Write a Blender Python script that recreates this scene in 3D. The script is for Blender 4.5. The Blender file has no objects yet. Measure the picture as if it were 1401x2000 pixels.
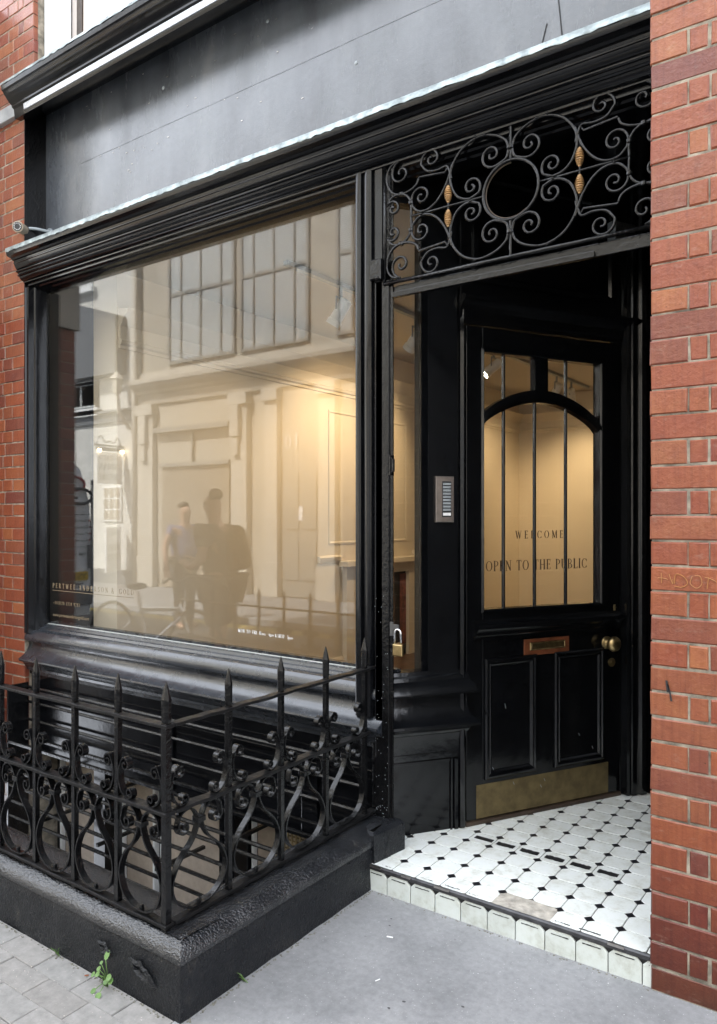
import bpy, math, random
from math import sin, cos, pi, radians, hypot, atan2
from mathutils import Vector
R = random.Random(7)
S = bpy.context.scene
COL = S.collection
# ------------------------------------------------------------------ materials
MAT = {}
def new_mat(name):
    m = bpy.data.materials.new(name); m.use_nodes = True
    nt = m.node_tree; b = nt.nodes['Principled BSDF']
    MAT[name] = m
    return m, nt, b
def N(nt, t, **kw):
    n = nt.nodes.new(t)
    for k, v in kw.items(): setattr(n, k, v)
    return n
def coords(nt, scale=(1, 1, 1)):
    tc = N(nt, 'ShaderNodeTexCoord'); mp = N(nt, 'ShaderNodeMapping')
    mp.inputs['Scale'].default_value = scale
    nt.links.new(tc.outputs['Object'], mp.inputs['Vector'])
    return mp.outputs['Vector']
def noise(nt, vec, scale, detail=4, rough=.55):
    n = N(nt, 'ShaderNodeTexNoise'); n.inputs['Scale'].default_value = scale
    n.inputs['Detail'].default_value = detail; n.inputs['Roughness'].default_value = rough
    nt.links.new(vec, n.inputs['Vector']); return n.outputs['Fac']
def ramp(nt, fac, stops):
    r = N(nt, 'ShaderNodeValToRGB'); nt.links.new(fac, r.inputs['Fac'])
    e = r.color_ramp.elements
    while len(e) < len(stops): e.new(.5)
    for el, (p, c) in zip(e, stops):
        el.position = p; el.color = (c[0], c[1], c[2], 1) if isinstance(c, (tuple, list)) else (c, c, c, 1)
    return r.outputs['Color']
def mixc(nt, fac, a, b, mode='MIX'):
    m = N(nt, 'ShaderNodeMix', data_type='RGBA', blend_type=mode)
    for s, v in ((m.inputs['Factor'], fac), (m.inputs['A'], a), (m.inputs['B'], b)):
        if hasattr(v, 'is_output'): nt.links.new(v, s)
        elif isinstance(v, (tuple, list)): s.default_value = (v[0], v[1], v[2], 1)
        else: s.default_value = v
    return m.outputs['Result']
def bump(nt, b, h, strength, dist=.002, prev=None):
    n = N(nt, 'ShaderNodeBump'); n.inputs['Strength'].default_value = strength; n.inputs['Distance'].default_value = dist
    nt.links.new(h, n.inputs['Height'])
    if prev is not None: nt.links.new(prev, n.inputs['Normal'])
    nt.links.new(n.outputs['Normal'], b.inputs['Normal']); return n.outputs['Normal']
def simple(name, col, rough=.5, metal=0, bs=0, bd=.001, var=.0, nscale=30, coat=0):
    m, nt, b = new_mat(name)
    v = coords(nt)
    b.inputs['Roughness'].default_value = rough; b.inputs['Metallic'].default_value = metal
    b.inputs['Coat Weight'].default_value = coat
    if var:
        f = noise(nt, v, nscale)
        c = ramp(nt, f, [(.3, tuple(x*(1-var) for x in col)), (.7, tuple(min(1, x*(1+var)) for x in col))])
        nt.links.new(c, b.inputs['Base Color'])
    else: b.inputs['Base Color'].default_value = (*col, 1)
    if bs: bump(nt, b, noise(nt, v, bs, 5), .5, bd)
    return m
def paint(name, col, rough, wear, b1, d1, b2=None, d2=0, worn=(.12, .12, .12), ior=1.4):
    m, nt, b = new_mat(name); v = coords(nt)
    f = noise(nt, v, 9, 6, .6)
    base = ramp(nt, f, [(.3, tuple(x*.7 for x in col)), (.75, tuple(x*1.5 for x in col))])
    sp = ramp(nt, noise(nt, v, 85, 3, .7), [(1-wear, 0), (1-wear+.02, 1)])
    nt.links.new(mixc(nt, sp, base, worn), b.inputs['Base Color'])
    rr = N(nt, 'ShaderNodeMapRange'); nt.links.new(noise(nt, v, 14, 5), rr.inputs['Value'])
    rr.inputs['From Min'].default_value = .3; rr.inputs['From Max'].default_value = .7
    rr.inputs['To Min'].default_value = rough*.7; rr.inputs['To Max'].default_value = rough*1.35
    nt.links.new(rr.outputs['Result'], b.inputs['Roughness'])
    b.inputs['IOR'].default_value = ior
    p = bump(nt, b, noise(nt, v, b1, 3), .6, d1)
    if b2: bump(nt, b, noise(nt, v, b2, 4), .7, d2, p)
    return m
paint('black_gloss', (.0035, .0038, .0046), .13, .22, 5, .0022, 45, .0003)
paint('black_iron', (.0035, .0036, .004), .17, .22, 28, .005, 80, .0030, (.05, .05, .05), ior=1.42)
paint('rail_iron', (.006, .006, .0065), .42, .22, 28, .005, 80, .0022, (.05, .05, .05), ior=1.33)
paint('black_sill', (.018, .021, .026), .24, .25, 5, .002, 30, .0006, ior=1.7)
paint('black_thick', (.004, .0045, .0055), .14, .2, 9, .0025, 40, .0004, ior=1.5)
paint('black_door', (.003, .0033, .004), .15, .20, 4, .003, 60, .0002, ior=1.48)
paint('frame_brown', (.05, .035, .025), .4, .2, 30, .001)
# fascia: broad flat gloss panel, sky sheen painted into its grey base, with brush drags, patches and specks
m, nt, b = new_mat('black_fascia_sheen'); v = coords(nt, (1, 1, .35)); v1 = coords(nt)
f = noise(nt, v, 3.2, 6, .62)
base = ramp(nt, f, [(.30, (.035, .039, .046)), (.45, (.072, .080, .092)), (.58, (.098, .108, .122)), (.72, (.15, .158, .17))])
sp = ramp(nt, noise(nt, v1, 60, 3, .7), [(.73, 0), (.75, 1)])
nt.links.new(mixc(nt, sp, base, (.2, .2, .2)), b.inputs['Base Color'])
nt.links.new(ramp(nt, noise(nt, v, 6, 6, .7), [(.3, .14), (.7, .34)]), b.inputs['Roughness'])
b.inputs['Coat Weight'].default_value = .5; b.inputs['Coat Roughness'].default_value = .22; b.inputs['IOR'].default_value = 1.5
p = bump(nt, b, noise(nt, coords(nt, (14, 14, .9)), 7, 5, .6), .4, .0015)
bump(nt, b, noise(nt, v1, 38, 6, .65), .5, .0025, p)
# masonry plinth with thick, pitted black paint
for RN, RIOR, RR in (('black_render', 1.36, (.22, .5)), ('coping_paint', 1.75, (.10, .24))):
  m, nt, b = new_mat(RN); v = coords(nt)
  nt.links.new(ramp(nt, noise(nt, v, 12, 6, .7), [(.3, (.005, .006, .008)), (.62, (.011, .012, .014)), (.74, (.04, .036, .03))]), b.inputs['Base Color']); b.inputs['IOR'].default_value = RIOR
  nt.links.new(ramp(nt, noise(nt, v, 35, 4), [(.35, RR[0]), (.7, RR[1])]), b.inputs['Roughness'])
  p = bump(nt, b, noise(nt, v, 125, 2.5, .6), 1.0, .0052)
  bump(nt, b, noise(nt, v, 14, 4), .5, .006, p)
# brick
def brick_mat(name, cols, rough=.42):
    m, nt, b = new_mat(name); v = coords(nt)
    g = N(nt, 'ShaderNodeNewGeometry')
    c = ramp(nt, g.outputs['Random Per Island'], cols)
    n1 = ramp(nt, noise(nt, v, 16, 8, .7), [(.26, (.68, .62, .66)), (.45, (.94, .92, .94)), (.6, (1, 1.05, 1)), (.78, (1.15, 1.35, 1.4))])
    c = mixc(nt, 1.0, c, n1, 'MULTIPLY')
    # soot and splash dirt rising from the pavement
    sep = N(nt, 'ShaderNodeSeparateXYZ'); nt.links.new(v, sep.inputs['Vector'])
    ad = N(nt, 'ShaderNodeMath', operation='MULTIPLY_ADD'); nt.links.new(noise(nt, v, 6, 4), ad.inputs[0]); ad.inputs[1].default_value = .3
    nt.links.new(sep.outputs['Z'], ad.inputs[2])
    d = ramp(nt, ad.outputs[0], [(.13, (.25, .24, .27)), (.25, (.42, .34, .38)), (.48, (.68, .60, .62)), (.80, (1, 1, 1))])
    c = mixc(nt, 1.0, c, d, 'MULTIPLY')
    sk = ramp(nt, noise(nt, coords(nt, (30, 30, 1.6)), 3, 4, .6), [(.30, (.82, .80, .84)), (.5, (1, 1, 1)), (.72, (1.06, 1.14, 1.2))])
    c = mixc(nt, 1.0, c, sk, 'MULTIPLY')
    sm = ramp(nt, noise(nt, coords(nt, (1, 1, 2.2)), 19, 7, .72), [(.58, 0), (.72, .30)])
    c = mixc(nt, sm, c, (.30, .235, .19))
    st = ramp(nt, noise(nt, v, 75, 4, .7), [(.26, (.12, .07, .06)), (.31, (1, 1, 1)), (.70, (1, 1, 1)), (.74, (1.5, 1.6, 1.7))])
    c = mixc(nt, 1.0, c, st, 'MULTIPLY')
    nt.links.new(c, b.inputs['Base Color'])
    b.inputs['Roughness'].default_value = rough
    p = bump(nt, b, noise(nt, v, 70, 5, .65), .6, .0040)
    bump(nt, b, noise(nt, v, 9, 3), .5, .006, p)
    return m
brick_mat('brick_red', [(0, (.205, .046, .026)), (.22, (.265, .076, .031)), (.45, (.222, .056, .028)), (.66, (.29, .095, .038)), (.84, (.150, .042, .030)), (1, (.265, .082, .036))], .36)
brick_mat('brick_dark', [(0, (.08, .02, .018)), (.5, (.12, .03, .02)), (1, (.07, .022, .02))], .5)
simple('mortar', (.24, .21, .165), .9, bs=120, bd=.003, var=.6, nscale=22)
simple('mortar_dark', (.11, .09, .08), .9, bs=120, bd=.002, var=.3)
simple('stone_grey', (.30, .31, .32), .7, bs=60, bd=.002, var=.2, nscale=12)
# pavement
m, nt, b = new_mat('concrete'); v = coords(nt)
c = ramp(nt, noise(nt, v, 2.2, 6, .6), [(.28, (.165, .168, .172)), (.5, (.238, .240, .245)), (.74, (.30, .302, .306))])
c = mixc(nt, 1, c, ramp(nt, noise(nt, v, 45, 5, .7), [(.3, .82), (.7, 1.12)]), 'MULTIPLY')
vo = N(nt, 'ShaderNodeTexVoronoi'); vo.inputs['Scale'].default_value = 8.5; nt.links.new(v, vo.inputs['Vector'])
c = mixc(nt, ramp(nt, vo.outputs['Distance'], [(.022, .6), (.05, 0)]), c, (.13, .13, .135))
c = mixc(nt, ramp(nt, noise(nt, v, 160, 2, .5), [(.70, 0), (.73, .8)]), c, (.6, .6, .58))
nt.links.new(c, b.inputs['Base Color']); b.inputs['Roughness'].default_value = .75
bump(nt, b, noise(nt, v, 90, 6, .7), .5, .002)
m, nt, b = new_mat('paver'); v = coords(nt); g = N(nt, 'ShaderNodeNewGeometry')
c = ramp(nt, g.outputs['Random Per Island'], [(0, (.21, .20, .187)), (.5, (.255, .245, .232)), (1, (.225, .22, .21))])
c = mixc(nt, 1, c, ramp(nt, noise(nt, v, 28, 6, .7), [(.3, .75), (.7, 1.15)]), 'MULTIPLY')
c = mixc(nt, ramp(nt, noise(nt, v, 130, 2), [(.70, 0), (.74, .7)]), c, (.62, .55, .48))
nt.links.new(c, b.inputs['Base Color']); b.inputs['Roughness'].default_value = .8
bump(nt, b, noise(nt, v, 110, 6, .7), .5, .002)
simple('soil_joint', (.15, .145, .12), .95, bs=90, bd=.004, var=.4, nscale=60)
simple('asphalt', (.07, .07, .072), .85, bs=180, bd=.004, var=.25, nscale=50)
simple('yellow_line', (.55, .40, .06), .7, var=.2, nscale=20)
# tiles
def tile_mat(name, col, lo):
    m, nt, b = new_mat(name); v = coords(nt); g = N(nt, 'ShaderNodeNewGeometry')
    c = ramp(nt, g.outputs['Random Per Island'], [(0, tuple(x*lo for x in col)), (.6, col), (1, tuple(x*.95 for x in col))])
    c = mixc(nt, 1, c, ramp(nt, noise(nt, v, 16, 6, .7), [(.28, (.70, .68, .62)), (.48, (.95, .95, .93)), (.6, (1, 1, 1))]), 'MULTIPLY')
    c = mixc(nt, ramp(nt, noise(nt, v, 110, 4, .7), [(.72, 0), (.76, .6)]), c, (.20, .19, .17))
    nt.links.new(c, b.inputs['Base Color']); b.inputs['Roughness'].default_value = .28
    bump(nt, b, noise(nt, v, 7, 3), .4, .003); return m
tile_mat('tile_white', (.82, .85, .83), .92)
tile_mat('tile_cream', (.64, .68, .65), .88)
simple('tile_black', (.012, .012, .015), .3)
simple('grout', (.09, .085, .08), .9, bs=100, bd=.001)
simple('patch_cement', (.40, .37, .32), .9, bs=70, bd=.006, var=.35, nscale=35)
simple('gum', (.06, .06, .062), .7)
simple('rubber_black', (.015, .015, .016), .55, bs=200, bd=.002)
# metals
simple('brass', (.42, .31, .15), .36, 1, bs=60, bd=.0006, var=.25, nscale=40)
simple('brass_plate', (.16, .12, .055), .52, .55, bs=90, bd=.0006, var=.3, nscale=18)
simple('copper_plate', (.30, .10, .045), .42, .6, var=.35, nscale=25)
simple('gold_paint', (.34, .20, .085), .40, .25, var=.4, nscale=120)
simple('steel', (.55, .52, .49), .35, 1, var=.15, nscale=40)
simple('warm_steel', (.30, .26, .24), .38, .9, var=.15, nscale=40)
simple('chrome', (.75, .75, .75), .15, 1)
simple('lead_flashing', (.27, .31, .31), .36, .6, bs=30, bd=.014, var=.6, nscale=18)
simple('strip_metal', (.48, .50, .54), .34, .6, bs=40, bd=.008, var=.25, nscale=60)
simple('dull_metal', (.10, .10, .10), .4, .6)
simple('grey_metal', (.30, .33, .35), .45, .3, var=.1)
# rooms
simple('room_wall', (.62, .53, .40), .6, bs=60, bd=.001)
simple('room_ceiling', (.52, .47, .40), .7)
simple('room_floor', (.10, .055, .03), .35, var=.3, nscale=12)
simple('white_paint', (.78, .79, .78), .45, bs=40, bd=.001, var=.05)
simple('white_gloss', (.75, .77, .78), .25, var=.04)
simple('dark_void', (.006, .006, .007), .6)
simple('beige_blind', (.42, .35, .28), .7, bs=80, bd=.001, var=.1)
simple('pink_blind', (.55, .50, .47), .7)
simple('hearth_brick', (.16, .05, .03), .7, var=.5, nscale=20)
# opposite side of the street
simple('cream_render', (.47, .43, .36), .8, bs=14, bd=.01, var=.12, nscale=2.5)
simple('cream_brick', (.62, .61, .57), .8, bs=12, bd=.006, var=.08, nscale=6)
simple('cream_light', (.54, .50, .43), .8, bs=10, bd=.01, var=.08, nscale=3)
simple('grey_paint', (.17, .175, .18), .5, var=.1)
simple('nosing_metal', (.055, .055, .058), .4, .3, var=.5, nscale=25)
simple('taupe_board', (.30, .25, .19), .6, var=.1, nscale=2)
simple('sash_grey', (.30, .29, .26), .5)
simple('roof_slate', (.08, .085, .09), .7)
simple('van_white', (.72, .76, .80), .25, coat=.6)
simple('red_letter', (.30, .02, .02), .4)
simple('ink_black', (.02, .02, .022), .5)
simple('ink_brown', (.05, .03, .022), .5)
simple('ink_gold', (.27, .21, .13), .4)
simple('ink_white', (.8, .8, .8), .5)
simple('plate_yellow', (.65, .45, .05), .4)
simple('graffiti_gold', (.34, .15, .045), .5)
simple('skin', (.50, .30, .21), .55); simple('cloth_black', (.012, .012, .014), .9)
simple('cloth_blue', (.16, .17, .30), .9); simple('hair', (.05, .035, .025), .6); simple('cloth_grey', (.06, .06, .065), .9)
simple('tyre', (.015, .015, .015), .8)
# leaf
m, nt, b = new_mat('leaf'); v = coords(nt)
nt.links.new(ramp(nt, noise(nt, v, 60), [(.3, (.05, .12, .02)), (.7, (.11, .20, .045))]), b.inputs['Base Color'])
b.inputs['Roughness'].default_value = .5; b.inputs['Subsurface Weight'].default_value = .0
# blinds behind the opposite windows
m, nt, b = new_mat('venetian'); v = coords(nt)
w = N(nt, 'ShaderNodeTexWave', wave_type='BANDS', bands_direction='Z'); w.inputs['Scale'].default_value = 9; nt.links.new(v, w.inputs['Vector'])
nt.links.new(ramp(nt, w.outputs['Fac'], [(.2, (.25, .27, .27)), (.6, (.66, .68, .66))]), b.inputs['Base Color'])
b.inputs['Roughness'].default_value = .25
# pane: clear glass, reflecting by the angle of view
def glass(name, tint, gain):
    m, nt, b = new_mat(name); nt.nodes.remove(b)
    out = nt.nodes['Material Output']
    g = N(nt, 'ShaderNodeNewGeometry'); d = N(nt, 'ShaderNodeVectorMath', operation='DOT_PRODUCT')
    nt.links.new(g.outputs['Incoming'], d.inputs[0]); nt.links.new(g.outputs['Normal'], d.inputs[1])
    a = N(nt, 'ShaderNodeMath', operation='ABSOLUTE'); nt.links.new(d.outputs['Value'], a.inputs[0])
    s1 = N(nt, 'ShaderNodeMath', operation='SUBTRACT'); s1.inputs[0].default_value = 1; nt.links.new(a.outputs[0], s1.inputs[1])
    pw = N(nt, 'ShaderNodeMath', operation='POWER'); nt.links.new(s1.outputs[0], pw.inputs[0]); pw.inputs[1].default_value = 5
    ma = N(nt, 'ShaderNodeMath', operation='MULTIPLY_ADD', use_clamp=True); nt.links.new(pw.outputs[0], ma.inputs[0])
    ma.inputs[1].default_value = .96*gain; ma.inputs[2].default_value = .043*gain
    t = N(nt, 'ShaderNodeBsdfTransparent'); t.inputs['Color'].default_value = (*tint, 1)
    gl = N(nt, 'ShaderNodeBsdfGlossy'); gl.inputs['Roughness'].default_value = .012
    mx = N(nt, 'ShaderNodeMixShader'); nt.links.new(ma.outputs[0], mx.inputs[0])
    nt.links.new(t.outputs[0], mx.inputs[1]); nt.links.new(gl.outputs[0], mx.inputs[2])
    nt.links.new(mx.outputs[0], out.inputs['Surface'])
glass('pane_glass', (.985, .99, .985), 1.15)
def emit(name, col, st):
    m, nt, b = new_mat(name); b.inputs['Base Color'].default_value = (0, 0, 0, 1)
    b.inputs['Emission Color'].default_value = (*col, 1); b.inputs['Emission Strength'].default_value = st
emit('lamp_glow', (1, .86, .62), 14)
emit('sign_lamp', (1, .8, .5), 20)

# ------------------------------------------------------------------ object helpers
WL = {}
def props(o, label=None, cat=None, group=None, kind=None):
    if label: o['label'] = label
    if cat: o['category'] = cat
    if group: o['group'] = group
    if kind: o['kind'] = kind
    return o
def thing(name, loc, label, cat, group=None, kind=None):
    o = bpy.data.objects.new(name, None); COL.objects.link(o); o.location = loc
    o.empty_display_size = .1; WL[o] = Vector(loc)
    return props(o, label, cat, group, kind)
class Fr:                      # upright frame: s along, w out of the wall, z up
    def __init__(f, o, d):
        L = hypot(*d); f.o = o; f.d = (d[0]/L, d[1]/L); f.n = (f.d[1], -f.d[0])
    def p(f, s, w, z): return (f.o[0]+f.d[0]*s+f.n[0]*w, f.o[1]+f.d[1]*s+f.n[1]*w, z)
FX = Fr((0, 0), (1, 0))        # s = X, w = -y
class MB:
    def __init__(s): s.v = []; s.f = []
    def add(s, vs, fs):
        n = len(s.v); s.v += [tuple(v) for v in vs]; s.f += [tuple(i+n for i in f) for f in fs]; return s
    def box(s, x0, x1, y0, y1, z0, z1, fr=None):
        if fr is None: P = [(x, y, z) for z in (z0, z1) for y in (y0, y1) for x in (x0, x1)]
        else: P = [fr.p(x, y, z) for z in (z0, z1) for y in (y0, y1) for x in (x0, x1)]
        return s.add(P, [(0, 2, 3, 1), (4, 5, 7, 6), (0, 1, 5, 4), (2, 6, 7, 3), (0, 4, 6, 2), (1, 3, 7, 5)])
    def fbox(s, fr, s0, s1, w0, w1, z0, z1, c=.002):
        """box with chamfered front (w1) edges"""
        a = [fr.p(*q) for q in ((s0, w0, z0), (s1, w0, z0), (s1, w0, z1), (s0, w0, z1))]
        b = [fr.p(*q) for q in ((s0, w1-c, z0), (s1, w1-c, z0), (s1, w1-c, z1), (s0, w1-c, z1))]
        d = [fr.p(*q) for q in ((s0+c, w1, z0+c), (s1-c, w1, z0+c), (s1-c, w1, z1-c), (s0+c, w1, z1-c))]
        fs = [(0, 3, 2, 1), (8, 9, 10, 11)]
        for i in range(4):
            j = (i+1) % 4; fs += [(i, j, j+4, i+4), (i+4, j+4, j+8, i+8)]
        return s.add(a+b+d, fs)
    def prism(s, pts0, pts1):
        n = len(pts0)
        return s.add(list(pts0)+list(pts1), [tuple(range(n))[::-1], tuple(range(n, 2*n))]+[(i, (i+1) % n, (i+1) % n+n, i+n) for i in range(n)])
    def vext(s, fr, prof, z0, z1):
        return s.prism([fr.p(a, w, z0) for a, w in prof], [fr.p(a, w, z1) for a, w in prof])
    def sweep(s, path, prof, close=False):
        """profile (w,z) along a plan path (x,y); w to the right of travel; mitred"""
        n = len(path); rows = []
        for i, p in enumerate(path):
            def dr(a, b):
                L = hypot(b[0]-a[0], b[1]-a[1]); return ((b[0]-a[0])/L, (b[1]-a[1])/L)
            d0 = dr(path[i-1], p) if i else dr(p, path[1]); d1 = dr(p, path[i+1]) if i < n-1 else d0
            n0 = (d0[1], -d0[0]); n1 = (d1[1], -d1[0]); m = (n0[0]+n1[0], n0[1]+n1[1]); k = 2/(m[0]**2+m[1]**2)
            rows.append([(p[0]+m[0]*w*k, p[1]+m[1]*w*k, z) for w, z in prof])
        m_ = len(prof); vs = [q for r in rows for q in r]; fs = []
        for i in range(n-1):
            for j in range(m_ if close else m_-1):
                j2 = (j+1) % m_; fs.append((i*m_+j, i*m_+j2, (i+1)*m_+j2, (i+1)*m_+j))
        if close: fs += [tuple(range(m_)), tuple(range((n-1)*m_, n*m_))[::-1]]
        return s.add(vs, fs)
    def ring(s, fr, s0, s1, z0, z1, prof):
        """picture moulding round a rectangle: prof = [(inset, w)]"""
        vs = []
        for ins, w in prof: vs += [fr.p(s0+ins, w, z0+ins), fr.p(s1-ins, w, z0+ins), fr.p(s1-ins, w, z1-ins), fr.p(s0+ins, w, z1-ins)]
        fs = []
        for k in range(len(prof)-1):
            for i in range(4):
                j = (i+1) % 4; fs.append((k*4+i, k*4+j, k*4+4+j, k*4+4+i))
        return s.add(vs, fs)
    def tube(s, pts, r, seg=8, cap=True):
        pts = [Vector(p) for p in pts]; n = len(pts); rows = []
        t0 = (pts[1]-pts[0]).normalized(); up = Vector((0, 0, 1)) if abs(t0.z) < .9 else Vector((1, 0, 0))
        u = t0.cross(up).normalized()
        for i, p in enumerate(pts):
            t = (pts[min(i+1, n-1)]-pts[max(i-1, 0)]).normalized()
            u = (u-t*u.dot(t)).normalized(); w = t.cross(u)
            rr = r[i] if isinstance(r, (list, tuple)) else r
            rows += [p+u*cos(2*pi*k/seg)*rr+w*sin(2*pi*k/seg)*rr for k in range(seg)]
        fs = [(i*seg+k, i*seg+(k+1) % seg, (i+1)*seg+(k+1) % seg, (i+1)*seg+k) for i in range(n-1) for k in range(seg)]
        if cap: fs += [tuple(range(seg))[::-1], tuple(range((n-1)*seg, n*seg))]
        return s.add(rows, fs)
    def lathe(s, c, axis, prof, seg=20):
        axis = Vector(axis).normalized(); u = axis.orthogonal().normalized(); w = axis.cross(u); c = Vector(c)
        vs = [c+axis*h+u*cos(2*pi*k/seg)*r+w*sin(2*pi*k/seg)*r for r, h in prof for k in range(seg)]
        n = len(prof)
        fs = [(i*seg+k, i*seg+(k+1) % seg, (i+1)*seg+(k+1) % seg, (i+1)*seg+k) for i in range(n-1) for k in range(seg)]
        return s.add(vs, fs+[tuple(range(seg))[::-1], tuple(range((n-1)*seg, n*seg))])
    def ribbon(s, pts, fr, w0, w1, t):
        """flat bar bent in the s-z plane, from depth w0 to w1"""
        n = len(pts); vs = []
        for i, (a, z) in enumerate(pts):
            p, q = pts[max(i-1, 0)], pts[min(i+1, n-1)]; dx, dz = q[0]-p[0], q[1]-p[1]; L = hypot(dx, dz) or 1; nx, nz = -dz/L*t/2, dx/L*t/2
            vs += [fr.p(a+nx, w0, z+nz), fr.p(a-nx, w0, z-nz), fr.p(a-nx, w1, z-nz), fr.p(a+nx, w1, z+nz)]
        fs = [(i*4+k, i*4+(k+1) % 4, i*4+4+(k+1) % 4, i*4+4+k) for i in range(n-1) for k in range(4)]
        return s.add(vs, fs+[(3, 2, 1, 0), tuple(range(4*n-4, 4*n))])
    def build(s, name, mat, parent=None, smooth=False, bevel=0, label=None):
        off = WL.get(parent, Vector((0, 0, 0))) if parent else Vector((0, 0, 0))
        me = bpy.data.meshes.new(name); me.from_pydata([Vector(v)-off for v in s.v], [], s.f); me.materials.append(MAT[mat])
        o = bpy.data.objects.new(name, me); COL.objects.link(o)
        if parent: o.parent = parent
        WL[o] = off
        me.validate()
        import bmesh
        bm = bmesh.new(); bm.from_mesh(me); bmesh.ops.recalc_face_normals(bm, faces=bm.faces); bm.to_mesh(me); bm.free()
        if smooth:
            for p in me.polygons: p.use_smooth = True
            if smooth != 'all':
                try: me.set_sharp_from_angle(angle=radians(35))
                except Exception: pass
        if bevel:
            b = o.modifiers.new('bevel', 'BEVEL'); b.width = bevel; b.segments = 2; b.limit_method = 'ANGLE'; b.angle_limit = radians(40)
        if label: o['label'] = label
        return o
def split(mb, name, mat, parent=None, **kw):
    par = list(range(len(mb.v)))
    def fd(a):
        while par[a] != a: par[a] = par[par[a]]; a = par[a]
        return a
    for f in mb.f:
        for q in f[1:]: par[fd(q)] = fd(f[0])
    gr = {}
    for f in mb.f: gr.setdefault(fd(f[0]), []).append(f)
    out = []
    for fs in gr.values():
        ids = sorted({i for f in fs for i in f}); mp = {i: k for k, i in enumerate(ids)}
        m2 = MB(); m2.v = [mb.v[i] for i in ids]; m2.f = [tuple(mp[i] for i in f) for f in fs]; out.append(m2.build(name, mat, parent, **kw))
    return out
MB.each = split
def cr(pts, k=8):
    """Catmull-Rom through points of any dimension"""
    P = [tuple(2*a-b for a, b in zip(pts[0], pts[1]))]+list(pts)+[tuple(2*a-b for a, b in zip(pts[-1], pts[-2]))]; o = []
    for i in range(1, len(P)-2):
        for j in range(k):
            t = j/k
            o.append(tuple(.5*(2*b+(c-a)*t+(2*a-5*b+4*c-d)*t*t+(-a+3*b-3*c+d)*t**3) for a, b, c, d in zip(P[i-1], P[i], P[i+1], P[i+2])))
    return o+[tuple(pts[-1])]
def curl(pts, c, turns, end, sgn, k=8):
    """continue a planar curve into a spiral about c"""
    base = cr(pts, k); x, z = pts[-1]; r0 = hypot(x-c[0], z-c[1]); a0 = atan2(z-c[1], x-c[0]); n = int(26*turns)
    return base+[(c[0]+cos(a0+sgn*2*pi*turns*i/n)*(r0+(end-r0)*(i/n)**.8), c[1]+sin(a0+sgn*2*pi*turns*i/n)*(r0+(end-r0)*(i/n)**.8)) for i in range(1, n+1)]
def mesh_copy(src, name, shift, parent):
    o = src.copy(); COL.objects.link(o); o.name = name; o.parent = parent; o.location = Vector(src.location)+Vector(shift); return o

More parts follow.
